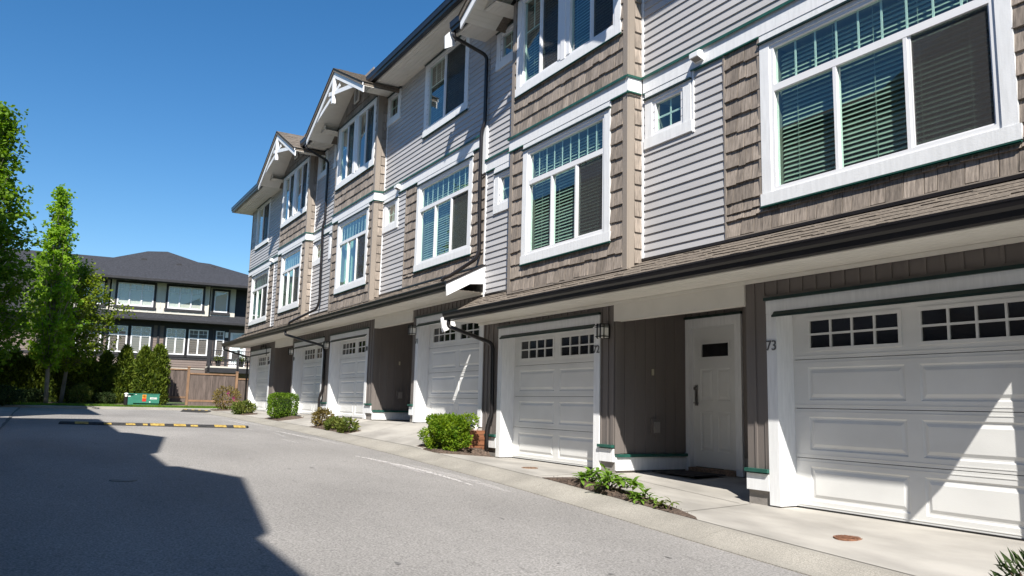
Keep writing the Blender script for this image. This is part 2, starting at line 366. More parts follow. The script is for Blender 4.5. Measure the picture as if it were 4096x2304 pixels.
# tooled joints: narrow dark strips along the slab edges, down the middle of each slab and against the kerb
jb = None
def joint(pts, wd):
    global jb
    mb = MB()
    for (xa, ya), (xc_, yc_) in zip(pts[:-1], pts[1:]):
        dx, dy = xc_-xa, yc_-ya; L_ = math.hypot(dx,dy); ox, oy = -dy/L_*wd/2, dx/L_*wd/2
        mb.face([(xa-ox,ya-oy,zslab(xa,ya)+.004),(xc_-ox,yc_-oy,zslab(xc_,yc_)+.004),(xc_+ox,yc_+oy,zslab(xc_,yc_)+.004),(xa+ox,ya+oy,zslab(xa,ya)+.004)])
    if jb is None: jb = struct('pavement_joints', mb, M['joint'])
    else: obj('joint', mb, M['joint'], jb)
for x0, x1, zw, ye in slabs:
    joint([(x, YB+.014) for x in lin(x0,x1,8)], .013)
    joint([(x0+.01, y) for y in lin(YB+.02,-.32,6)], .011)
    if ye > .5: joint([(x, -.42) for x in lin(x0+.05,x1-.05,6)], .010)
    elif x1-x0 < 4.5: joint([((x0+x1)/2, y) for y in lin(YB+.02,-.32,6)], .009)
# rusty clean-out covers set in the driveways
def cover(x, y, r, tone):
    z = zslab(x, y)
    mb = MB(); mb.prism([(x+r*math.cos(t), y+r*math.sin(t)) for t in lin(0,2*math.pi*19/20,19)], 'z', z-.03, z+.006)
    c = obj('drain_cover', mb, M[tone], None); 
    for k in range(-3, 4):
        h = math.sqrt(max(0,(r*.82)**2-(k*r*.24)**2))
        if h > .01:
            b2 = MB(); b2.box(x-h, x+h, y+k*r*.24-.006, y+k*r*.24+.006, z+.007, z+.012); obj('rib', b2, M[tone], c)
    return c
M['rust'] = mat('rusty_iron', (.20,.095,.055), .8, .35, (30,30,30), .5, 90)
M['rust2'] = mat('pale_rust', (.26,.17,.115), .85, .3, (30,30,30), .5, 90)
tag(cover(1.31,-.93,.125,'rust'), 'round rusty iron cover set in the concrete before garage 73', 'drain cover')
tag(cover(-4.06,-1.0,.125,'rust2'), 'round pale brown cover set in the concrete before garage 72', 'drain cover')
# ---------------------------------------------------------------- shared piece meshes
F, B = -.28, -.53          # wall plane and bay front plane
def shingle_mesh(k):
    rr = random.Random(k); mb = MB(); d = rr.uniform(-.02,.02); e = rr.uniform(-.02,.02)
    # unit piece: x 0..1, z 0..1; thick butt at the bottom, tucked in at the top
    fr = [(0,-.030,.0+d),(1,-.030,.0+e),(1,-.006,1.06),(0,-.006,1.06)]; bk = [(0,.004,d),(1,.004,e),(1,.004,1.06),(0,.004,1.06)]
    n = 0; mb.v = fr+bk
    mb.f = [(0,1,2,3),(7,6,5,4),(4,5,1,0),(5,6,2,1),(6,7,3,2),(7,4,0,3)]; mb.m = [0]*6
    return mb.mesh('shingle', M['shingle'])
SHM = [shingle_mesh(i) for i in range(6)]
mb = MB(); mb.prism([(-.020,0),(-.020,.004),(-.003,1.03),(.004,1.03),(.004,0)], 'x', 0, 1); LAPM = mb.mesh('siding_board', M['lap'])
mb = MB(); mb.box(0,.80,-.006,.004,0,1); mb.box(.80,1,-.019,.004,0,1); BATM = mb.mesh('siding_panel', M['batten'])
def slatmesh():
    mb = MB(); c, s = math.cos(R_(52)), math.sin(R_(52)); w2 = .026; t = .0016
    p = [(-w2*c, -w2*s),(w2*c, w2*s),(w2*c-t*s, w2*s+t*c+.001),(0-.003, .004),(-w2*c-t*s,-w2*s+t*c+.001)]
    mb.prism(p, 'x', 0, 1); return mb.mesh('slat', M['slat'])
SLATM = slatmesh()

def cutspans(x0, x1, holes, za, zc):
    sp = [(x0, x1)]
    for hx0, hx1, hz0, hz1 in holes:
        if hz1 <= za+1e-4 or hz0 >= zc-1e-4: continue
        nw = []
        for a, b in sp:
            if hx1 <= a or hx0 >= b: nw.append((a,b)); continue
            if hx0 > a: nw.append((a,hx0))
            if hx1 < b: nw.append((hx1,b))
        sp = nw
    return [s for s in sp if s[1]-s[0] > .02]
LAPH = .114
def lap(u, x0, x1, z0, z1, holes=(), y=F):
    n = max(1, round((z1-z0)/LAPH)); h = (z1-z0)/n
    for i in range(n):
        za = z0+i*h
        for a, b in cutspans(x0, x1, holes, za, za+h):
            cutx = [a, b] if b-a < 2.6 else [a, random.uniform(a+.7, b-.7), b]
            for p, q in zip(cutx[:-1], cutx[1:]): inst('siding_board', LAPM, u, (p+(.0015 if p > a else 0), y, za+random.uniform(-.0012,.0012)), (q-p-(.0015 if q < b else 0), random.uniform(.94,1.06), h))
SHH = .222
def shakes(u, a0, a1, z0, z1, holes=(), y=F, side=None, limit=None):
    """courses of single shakes; side = x of a wall that faces +x (then a runs along y)"""
    n = max(1, round((z1-z0)/SHH)); h = (z1-z0)/n
    for i in range(n):
        za, zc = z0+i*h, z0+(i+1)*h
        # split the course at hole edges in height
        bands = sorted({za, zc, *[min(max(q,za),zc) for hh in holes for q in hh[2:4]]})
        for zl, zh in zip(bands[:-1], bands[1:]):
            if zh-zl < .03: continue
            lo, hi = a0, a1
            if limit: lo, hi = max(a0, limit(zh)[0]), min(a1, limit(zh)[1])
            if hi-lo < .05: continue
            for a, b in cutspans(lo, hi, holes, zl, zh):
                x = a
                while x < b-.02:
                    wd = random.choice((.11,.13,.15,.17,.19,.215))
                    if b-x-wd < .06: wd = b-x
                    me = random.choice(SHM); dz = random.uniform(-.011,.009)
                    if side is None: inst('wall_shingle', me, u, (x+.002, y, zl+dz), (wd-.009, random.uniform(.85,1.2), zh-zl-dz))
                    else: inst('wall_shingle', me, u, (side, x+.002, zl+dz), (wd-.005, 1, zh-zl-dz), R_(90))
                    x += wd
BATW = .178
def battens(u, a0, a1, z0, z1, y=F, side=None):
    if a1-a0 < .02 or z1-z0 < .02: return
    n = max(1, round((a1-a0)/BATW)); wd = (a1-a0)/n
    for i in range(n):
        if side is None: inst('siding_panel', BATM, u, (a0+i*wd, y, z0), (wd, 1, z1-z0))
        else: inst('siding_panel', BATM, u, (side, a0+i*wd, z0), (wd, 1, z1-z0), R_(90))
def wall_holes(u, x0, x1, z0, z1, holes, y0, y1, m, name='wall'):
    """solid wall with rectangular openings, as boxes"""
    xs = sorted({x0, x1, *[min(max(v,x0),x1) for h in holes for v in h[:2]]}); mb = MB()
    for a, b in zip(xs[:-1], xs[1:]):
        zs = [(z0, z1)]
        for h in holes:
            if h[0] < b-1e-5 and h[1] > a+1e-5:
                nz = []
                for p, q in zs:
                    if h[3] <= p or h[2] >= q: nz.append((p,q)); continue
                    if h[2] > p: nz.append((p,h[2]))
                    if h[3] < q: nz.append((h[3],q))
                zs = nz
        for p, q in zs: mb.box(a, b, y0, y1, p, q)
    return obj(name, mb, m, u)

# ---------------------------------------------------------------- windows
TW = .14
def window(u, x0, x1, z0, z1, kind, y=F, blinds='slats', label=None, head=True, far=False, pale=False):
    """x0..z1 outer edges of the casing boards"""
    p = .034; rr = random.Random(round(x0*100)+round(z0*10))
    tb = TW if kind != 'small' else .15
    cas = MB(); cas.box(x0, x0+tb, y-p, y+.02, z0+tb, z1); cas.box(x1-tb, x1, y-p, y+.02, z0+tb, z1)
    if head: cas.box(x0+tb, x1-tb, y-p+.002, y+.02, z1-.05, z1)
    wn = obj('window', cas, M['white'], u)
    if label: wn['label'] = label
    sb = MB(); sb.box(x0-.02, x1+.02, y-p-.006, y+.02, z0, z0+tb); obj('sill', sb, M['white'], wn)
    if kind != 'small':
        g = MB(); g.prism([(y-.055,z0-.035),(y-.055,z0-.022),(y-.01,z0-.002),(y-.01,z0-.012)], 'x', x0-.015, x1+.015); g.box(x0-.015,x1+.015,y-.055,y-.048,z0-.036,z0-.012); obj('sill_flashing', g, M['green'], wn)
    fl = MB(); fl.box(x0-.01, x1+.01, y-.062, y+.0, z1, z1+.022); obj('head_flashing', fl, M['darkgreen'], wn)
    # vinyl frame
    a0, a1, c0, c1 = x0+tb, x1-tb, z0+tb, (z1-.05 if head else z1)
    fw = .055; fr = MB(); fy0, fy1 = y-.018, y+.06
    fr.box(a0, a0+fw, fy0, fy1, c0, c1); fr.box(a1-fw, a1, fy0, fy1, c0, c1); fr.box(a0+fw, a1-fw, fy0, fy1, c0, c0+fw); fr.box(a0+fw, a1-fw, fy0, fy1, c1-fw*.8, c1)
    i0, i1, k0, k1 = a0+fw, a1-fw, c0+fw, c1-fw*.8
    lights = []; munt = []; screens = []
    if kind == 'main':
        tz = k0+(k1-k0)*.705; fr.box(i0, i1, fy0, fy1, tz-.04, tz+.04)
        w3 = (i1-i0)/3; mw = .042
        for k in (1,2): fr.box(i0+k*w3-mw/2, i0+k*w3+mw/2, fy0+.002, fy1, k0, tz-.04)
        for k in range(3): lights.append((i0+k*w3+(mw/2 if k else 0), i0+(k+1)*w3-(mw/2 if k<2 else 0), k0, tz-.04))
        lights.append((i0, i1, tz+.04, k1))
        for k in range(1,9): munt.append((i0+(i1-i0)*k/9-.011, i0+(i1-i0)*k/9+.011, tz+.04, k1))
        screens.append(lights[2])
    elif kind == 'bay4':
        mid = (i0+i1)/2; fr.box(mid-.17, mid+.17, y-.03, fy1, k0, k1); fr.box(mid-.06, mid+.06, y-.045, y-.028, k0-.05, k1)
        for s0, s1, sc in ((i0, mid-.17, 1), (mid+.17, i1, 1)):
            mm = (s0+s1)/2; fr.box(mm-.022, mm+.022, fy0, fy1, k0, k1)
            l, r = (s0, mm-.022, k0, k1), (mm+.022, s1, k0, k1); lights += [l, r]; screens.append(r)
            zt = k0+(k1-k0)*.62
            munt += [(l[0], l[1], zt-.01, zt+.01), ((l[0]+l[1])/2-.01, (l[0]+l[1])/2+.01, zt+.01, k1)]
    elif kind == 'two':
        mm = i0+(i1-i0)*.46; fr.box(mm-.025, mm+.025, fy0, fy1, k0, k1)
        l, r = (i0, mm-.025, k0, k1), (mm+.025, i1, k0, k1); lights += [l, r]; screens.append(r)
        zt = k0+(k1-k0)*.66; munt += [(l[0], l[1], zt-.011, zt+.011)]
        for k in (1,2): xx = l[0]+(l[1]-l[0])*k/3; munt.append((xx-.009, xx+.009, zt+.011, k1))
    else:
        lights.append((i0, i1, k0, k1)); xm, zm = (i0+i1)/2, (k0+k1)/2
        munt += [(xm-.013, xm+.013, k0, k1), (i0, xm-.013, zm-.013, zm+.013), (xm+.013, i1, zm-.013, zm+.013)]
    obj('frame', fr, M['vinyl'], wn)
    for l in lights:
        g = MB(); g.box(l[0], l[1], y+.020, y+.026, l[2], l[3]); obj('pane', g, M['glass'], wn)
    for q in munt:
        g = MB(); g.box(q[0], q[1], y+.034, y+.042, q[2], q[3]); obj('muntin', g, M['vinyl'], wn)
    for q in screens:
        g = MB(); g.box(q[0]+.012, q[1]-.012, y+.006, y+.009, q[2]+.012, q[3]-.012); obj('insect_screen', g, M['screen'], wn)
        if pale: sh_ = MB(); sh_.box(q[0], q[1], y+.048, y+.052, q[2], q[3]); obj('roller_blind', sh_, M['shade'], wn)
        g = MB(); e = .03
        g.box(q[0], q[0]+e, y-.004, y+.019, q[2], q[3]); g.box(q[1]-e*.6, q[1], y-.004, y+.019, q[2], q[3]); g.box(q[0]+e, q[1]-e*.6, y-.004, y+.019, q[2], q[2]+e*.6); obj('sash', g, M['vinyl'], wn)
    # what shows behind the glass: blinds or curtains in a shallow dark room
    rm = MB(); d = .75; j = .005
    rm.face([(i0-j,y+d,k0-j),(i1+j,y+d,k0-j),(i1+j,y+d,k1+j),(i0-j,y+d,k1+j)])
    rm.face([(i0-j,y+.06,k0-j),(i0-j,y+d,k0-j),(i0-j,y+d,k1+j),(i0-j,y+.06,k1+j)]); rm.face([(i1+j,y+d,k0-j),(i1+j,y+.06,k0-j),(i1+j,y+.06,k1+j),(i1+j,y+d,k1+j)])
    rm.face([(i0-j,y+.06,k1+j),(i0-j,y+d,k1+j),(i1+j,y+d,k1+j),(i1+j,y+.06,k1+j)]); rm.face([(i0-j,y+d,k0-j),(i0-j,y+.06,k0-j),(i1+j,y+.06,k0-j),(i1+j,y+d,k0-j)])
    obj('room_interior', rm, M['room'], wn)
    if blinds == 'slats':
        n = int((k1-k0-.03)/.052)
        if not far:
            for i in range(n):
                o_ = inst('slat', SLATM, wn, (i0+.012, y+.115, k0+.03+i*.052+rr.uniform(-.0025,.0025)), (i1-i0-.024,1,1)); o_.rotation_euler = (rr.gauss(0,.07), rr.gauss(0,.0006), 0)
        else:
            g = MB(); c, s = math.cos(R_(52)), math.sin(R_(52)); w2 = .026
            for i in range(n):
                z = k0+.03+i*.052; g.prism([(y+.115-w2*c, z-w2*s),(y+.115+w2*c, z+w2*s),(y+.115+w2*c, z+w2*s+.003),(y+.115-w2*c, z-w2*s+.003)], 'x', i0+.012, i1-.012)
            obj('slats', g, M['slat'], wn, kind='stuff')
        g = MB()
        for k in range(max(2, int((i1-i0)/.42))):
            xx = i0+(i1-i0)*(k+.5)/max(2, int((i1-i0)/.42)); g.box(xx-.0025, xx+.0025, y+.086, y+.089, k0, k1)
        obj('blind_cord', g, M['slat'], wn)
    elif blinds in ('curtain', 'curtainw'):
        for (q0, q1) in ((i0, i0+(i1-i0)*.33), (i1-(i1-i0)*.26, i1)):
            g = MB(); n = 22; pts = [(q0+(q1-q0)*i/n, y+.16+.025*math.sin(i*1.9)) for i in range(n+1)]
            for i in range(n): g.face([(pts[i][0],pts[i][1],k0),(pts[i+1][0],pts[i+1][1],k0),(pts[i+1][0],pts[i+1][1],k1),(pts[i][0],pts[i][1],k1)])
            obj('curtain', g, M[blinds], wn)
    return (i0-.002, i1+.002, k0-.002, k1+.002)

# ---------------------------------------------------------------- garage doors
def ringpanel(mb, x0, x1, z0, z1, y, dep=.011):
    R = lambda a, yy: [(x0+a,yy,z0+a),(x1-a,yy,z0+a),(x1-a,yy,z1-a),(x0+a,yy,z1-a)]
    rings = [R(0,y), R(.016,y+dep), R(.032,y+dep), R(.064,y-.001)]
    for a, b in zip(rings[:-1], rings[1:]):
        for i in range(4):
            j = (i+1)%4; mb.face([a[i], a[j], b[j], b[i]])
    mb.face(rings[-1])
def plate(mb, x0, x1, z0, z1, y, rects):
    xs = sorted({x0,x1,*[v for r in rects for v in r[:2]]}); zs = sorted({z0,z1,*[v for r in rects for v in r[2:]]})
    for a, b in zip(xs[:-1], xs[1:]):
        for c, d in zip(zs[:-1], zs[1:]):
            if any(r[0]-1e-6 <= a and b <= r[1]+1e-6 and r[2]-1e-6 <= c and d <= r[3]+1e-6 for r in rects): continue
            mb.face([(a,y,c),(b,y,c),(b,y,d),(a,y,d)])
DY = -.05
def garage_door(u, x0, x1, zf):
    H = .5333; wd = x1-x0; pw = wd*.405; cols = [(x0+wd*.068, x0+wd*.068+pw), (x1-wd*.068-pw, x1-wd*.068)]
    root = None
    def obj(nm, m_, *a, **k): return globals()['obj'](nm, m_.move(0, DY, 0), *a, **k)
    for s in range(4):
        mb = MB(); za, zc = zf+.004+s*H, zf+s*H+H-.003
        if s < 3:
            rects = [(c[0], c[1], za+.085, zc-.085) for c in cols]
            plate(mb, x0, x1, za, zc, 0.0, rects)
            for r in rects: ringpanel(mb, *r, 0.0)
        else:
            rects = [(c[0]+.01, c[1]-.01, za+.085, zc-.075) for c in cols]; plate(mb, x0, x1, za, zc, 0.0, rects)
            for r in rects:   # raised window surround
                mb.box(r[0], r[1], -.012, .02, r[2], r[2]+.035); mb.box(r[0], r[1], -.012, .02, r[3]-.035, r[3]); mb.box(r[0], r[0]+.035, -.012, .02, r[2]+.035, r[3]-.035); mb.box(r[1]-.035, r[1], -.012, .02, r[2]+.035, r[3]-.035)
        # shallow ribs next to the joints and a folded edge
        for zz in (za+.034, zc-.034):
            mb.box(x0, x1, -.004, .003, zz-.004, zz+.004)
        mb.face([(x0,0,zc),(x1,0,zc),(x1,.03,zc),(x0,.03,zc)]); mb.face([(x0,.03,za),(x1,.03,za),(x1,0,za),(x0,0,za)])
        if s == 0:
            root = obj('garage_door', mb, M['door'], u)
            sl_ = MB(); sl_.box(x0, x1, -.012, .03, zf-.035, zf+.012); obj('bottom_seal', sl_, M['black'], root)
            bk = MB(); bk.box(x0, x1, .034, .06, zf, zf+4*H); obj('back_skin', bk, M['black'], root)
        else: obj('door_section', mb, M['door'], root)
        if s == 3:
            for r in rects:
                a0, a1, b0, b1 = r[0]+.035, r[1]-.035, r[2]+.035, r[3]-.035; pw_, ph = (a1-a0)/4, (b1-b0)/2; t = .011
                g = MB()
                for k in range(1,4): g.box(a0+k*pw_-t, a0+k*pw_+t, -.008, .012, b0, b1)
                g.box(a0, a1, -.0075, .012, b0+ph-t, b0+ph+t); obj('window_grille', g, M['door'], root)
                for k in range(4):
                    for q in range(2):
                        g = MB(); g.box(a0+k*pw_+(t if k else 0), a0+(k+1)*pw_-(t if k<3 else 0), .010, .014, b0+q*ph+(t if q else 0), b0+(q+1)*ph-(t if q<1 else 0)); obj('window_pane', g, M['pane_dark'], root)
    return root
def garage_casing(u, x0, x1, zf, num, numside):
    top = zf+2.11; y = F; tw = .145
    for (a, b) in ((x0-tw, x0), (x1, x1+tw)):
        mb = MB(); mb.box(a, b, y-.032, y+.01, zf+.01, top); 
        if b == x0: mb.box(x0-.03, x0, y+.01, .012, zf+.01, top)
        else: mb.box(x1, x1+.03, y+.01, .012, zf+.01, top)
        obj('door_casing', mb, M['white'], u)
    mb = MB(); mb.box(x0-tw, x1+tw, y-.034, y+.01, top+.002, top+.150); mb.box(x0-.03, x1+.03, y+.01, .012, top+.002, top+.03); obj('door_header', mb, M['white'], u)
    mb = MB(); mb.prism([(y-.075,top-.028),(y-.06,top-.028),(y-.034,top+.012),(y-.034,top+.022)], 'x', x0-.03, x1+.03)
    mb.box(x0-.03, x1+.03, y-.078, y-.072, top-.045, top-.020); obj('drip_edge', mb, M['darkgreen'], u)
    mb = MB(); mb.box(x0-tw-.012, x1+tw+.012, y-.062, y+.0, top+.150, top+.185); obj('drip_edge', mb, M['darkgreen'], u)
    mb = MB(); mb.box(x0-tw-.03, x1+tw+.03, y-.024, y, top+.187, top+.215); mb.box(x0-tw-.03,x0-tw-.012,y-.024,y,zf+.3,top+.187); mb.box(x1+tw+.012,x1+tw+.03,y-.024,y,zf+.3,top+.187); obj('siding_channel', mb, M['batten'], u)
    if num:
        cu = bpy.data.curves.new('n', 'FONT'); cu.body = num; cu.size = .16; cu.extrude = .004; cu.align_x = 'CENTER'; cu.space_character = .95
        to = bpy.data.objects.new('n', cu); COL.objects.link(to); bpy.context.view_layer.update()
        dg = bpy.context.evaluated_depsgraph_get(); me = bpy.data.meshes.new_from_object(to.evaluated_get(dg)); bpy.data.objects.remove(to)
        me.materials.clear(); me.materials.append(M['number'])
        o = bpy.data.objects.new('house_number', me); COL.objects.link(o)
        loc = Vector((x0-tw/2 if numside=='L' else x1+tw/2, y-.040, zf+1.70)); o.parent = u; o.location = loc-WO[u.name]; o.rotation_euler = (R_(90),0,0); WO[o.name] = loc
def wall_lamp(u, x, z, y=F):
    def obj(nm, m_, *a, **k):
        m_.v = [(x+(p[0]-x)*.8, y+(p[1]-y)*.82, z+(p[2]-z)*.82) for p in m_.v]; return globals()['obj'](nm, m_, *a, **k)
    bp = MB(); bp.box(x-.06, x+.06, y-.06, y-.019, z-.13, z+.13); r = obj('wall_lamp', bp, M['black'], u)
    g = MB(); g.box(x-.085, x+.085, y-.20, y-.062, z-.115, z+.115); obj('lamp_glass', g, M['lampglass'], r)
    g = MB(); t = .007
    for zz in (z-.095, z+.07, z+.10): g.box(x-.095-t, x+.095+t, y-.215, y-.06, zz-t, zz+t)
    for xx in (x-.05, x+.045): g.box(xx-t, xx+t, y-.222, y-.203, z-.13, z+.13)
    for yy in (y-.165,): g.box(x+.087, x+.10, yy-t, yy+t, z-.13, z+.13); g.box(x-.10, x-.087, yy-t, yy+t, z-.13, z+.13)
    g.box(x-.088, x+.088, y-.202, y-.06, z+.117, z+.128)
    obj('lamp_bars', g, M['black'], r); return r
def downspout(u, path, r=.037):
    mb = MB(); p = [Vector(q) for q in path]; out = [p[0]]
    for i in range(1, len(p)-1):        # round the elbows
        a = (p[i-1]-p[i]); b = (p[i+1]-p[i]); d = min(.10, a.length*.4, b.length*.4); a = p[i]+a.normalized()*d; b = p[i]+b.normalized()*d
        for t in (0,.25,.5,.75,1): out.append(a*(1-t)**2+p[i]*2*t*(1-t)+b*t*t)
    out.append(p[-1]); mb.tube(out, r, 10)
    return obj('downspout', mb, M['gutter'], u, smooth=True)

# ---------------------------------------------------------------- roofs
def gutter(u, x0, x1, yo, zt, zbm, name='gutter'):
    """K-style gutter, yo outer lip, trough towards the wall"""
    pr = [(yo+.15, zbm), (yo+.045, zbm), (yo+.035, zbm+.05), (yo+.012, zbm+.075), (yo+.004, zt-.02), (yo, zt-.02), (yo, zt), (yo+.018, zt), (yo+.018, zt-.03), (yo+.05, zbm+.05), (yo+.06, zbm+.012), (yo+.138, zbm+.012), (yo+.138, zt), (yo+.15, zt)]
    mb = MB(); mb.prism(pr, 'x', x0, x1); return obj(name, mb, M['gutter'], u)
def courses(mb, x0, x1, y0, z0, y1, z1, exp=.14, tabs=True, rr=random):
    """stepped asphalt-shingle courses from the eave (y0,z0) up to (y1,z1), tabs of uneven length"""
    L = math.hypot(y1-y0, z1-z0); n = max(1, round(L/exp)); uy, uz = (y1-y0)/L, (z1-z0)/L; ny, nz = -uz, uy
    if nz < 0: ny, nz = -ny, -nz
    for i in range(n):
        x = x0
        while x < x1-.01:
            wd = rr.choice((.12,.16,.2,.26,.33)) if tabs else x1-x0
            xe = min(x+wd, x1)
            if x1-xe < .05: xe = x1
            s0 = L*i/n+(rr.choice((0,0,.02,.035)) if tabs and i else 0); s1 = L*(i+1)/n+.05 if i < n-1 else L
            th = .009+rr.choice((0,.005)); 
            P = lambda s, h, xx: (xx, y0+uy*s+ny*h, z0+uz*s+nz*h)
            a = [P(s0,.0,x), P(s0,.0,xe), P(s0,th,xe), P(s0,th,x)]
            mb.face(a); mb.face([P(s0,th,x), P(s0,th,xe), P(s1,.002,xe), P(s1,.002,x)])
            mb.face([P(s0,0,x), P(s0,th,x), P(s1,.002,x)]); mb.face([P(s0,0,xe), P(s1,.002,xe), P(s0,th,xe)])
            x = xe
def soffit_planks(mb, x0, x1, ya, yb, z, pitch=.105):
    n = max(1, round((yb-ya)/pitch)); h = (yb-ya)/n
    for i in range(n):   # boards run along the eave with v-joints
        a, b = ya+i*h, ya+(i+1)*h
        mb.face([(x0,a+.006,z),(x0,b-.004,z),(x1,b-.004,z),(x1,a+.006,z)]); mb.face([(x0,b-.004,z),(x0,b+.001,z+.007),(x1,b+.001,z+.007),(x1,b-.004,z)]); mb.face([(x0,b+.001,z+.007),(x0,b+.006,z),(x1,b+.006,z),(x1,b+.001,z+.007)])
YO = -1.09
def pent_roof(u, x0, x1, dz, left_end=False, right_end=False):
    z0, zw = 2.62+dz, 3.05+dz
    mb = MB(); mb.prism([(YO+.10, z0-.02),(F, zw-.02),(F, zw-.06),(YO+.10, z0-.05)], 'x', x0, x1); rf = obj('pent_roof', mb, M['roof'], u)
    c = MB(); courses(c, x0, x1, YO+.06, z0-.012, F-.012, zw-.02, .125); obj('roof_shingles', c, M['roof'], rf, kind='stuff')
    gutter(u, x0, x1, YO, 2.675+dz, 2.535+dz)
    s = MB(); soffit_planks(s, x0, x1, YO+.15, F-.002, 2.53+dz); s.box(x0, x1, YO+.15, YO+.17, 2.53+dz, 2.66+dz); obj('soffit', s, M['soffit'], u)
    m_ = MB(); m_.box(x0, x1, F-.05, F-.02, 2.485+dz, 2.527+dz); obj('soffit_moulding', m_, M['soffit'], u)
    m_ = MB(); m_.box(x0, x1, F-.035, F, zw-.015, zw+.022); obj('wall_flashing', m_, M['gutter'], u)
def upper_eave(u, x0, x1, dz, g0, g1):
    """soffit x0..x1, gutter g0..g1 pieces list"""
    zs = 8.2+dz
    for a, b in zip(x0, x1):
        s = MB(); soffit_planks(s, a, b, YO+.15, F+.01, zs, .1); s.box(a, b, YO+.15, YO+.17, zs, zs+.15); obj('soffit', s, M['soffit'], u)
    for a, b in zip(g0, g1): gutter(u, a, b, YO, zs+.20, zs+.005)
def main_roof(u, x0, x1, dz, hip_left=False, cut=None):
    z0 = 8.385+dz; y0 = YO+.09; rid = 5.2; zr_ = z0+(rid-y0)*.5; t = .16
    mb = MB()
    if not hip_left:
        yc = B+.06; zc = z0+(yc-y0)*.5
        for a, b, yy, zz in ([(x0,x1,y0,z0)] if not cut else [s_ for s_ in ((x0,cut[0],y0,z0),(cut[0],cut[1],yc,zc),(cut[1],x1,y0,z0)) if s_[1]-s_[0] > .01]):
            mb.prism([(yy,zz),(rid,zr_),(11.4,z0),(11.4,z0-t),(rid,zr_-t),(yy,zz-t)], 'x', a, b)
    else:
        h = (rid-y0)
        mb.face([(x0,y0,z0),(x1,y0,z0),(x1,rid,zr_),(x0+h,rid,zr_)]); mb.face([(x0,11.4,z0),(x0,y0,z0),(x0+h,rid,zr_)]); mb.face([(x1,11.4,z0),(x0,11.4,z0),(x0+h,rid,zr_),(x1,rid,zr_)])
        mb.face([(x0,y0,z0-.05),(x0,11.4,z0-.05),(x1,11.4,z0-.05),(x1,y0,z0-.05)]); mb.face([(x0,y0,z0-.05),(x0,y0,z0),(x0,11.4,z0),(x0,11.4,z0-.05)]); mb.face([(x1,y0,z0),(x1,y0,z0-.05),(x1,11.4,z0-.05),(x1,11.4,z0),(x1,rid,zr_)])
    r = obj('main_roof', mb, M['roof'], u)
    c = MB(); [courses(c, a, b, y0-.03, z0+.004, y0+1.6, z0+.81, .15) for a, b in ([(x0,x1)] if not cut else [(x0,cut[0]),(cut[1],x1)]) if b-a > .05]; c.v and obj('roof_shingles', c, M['roof'], r, kind='stuff')
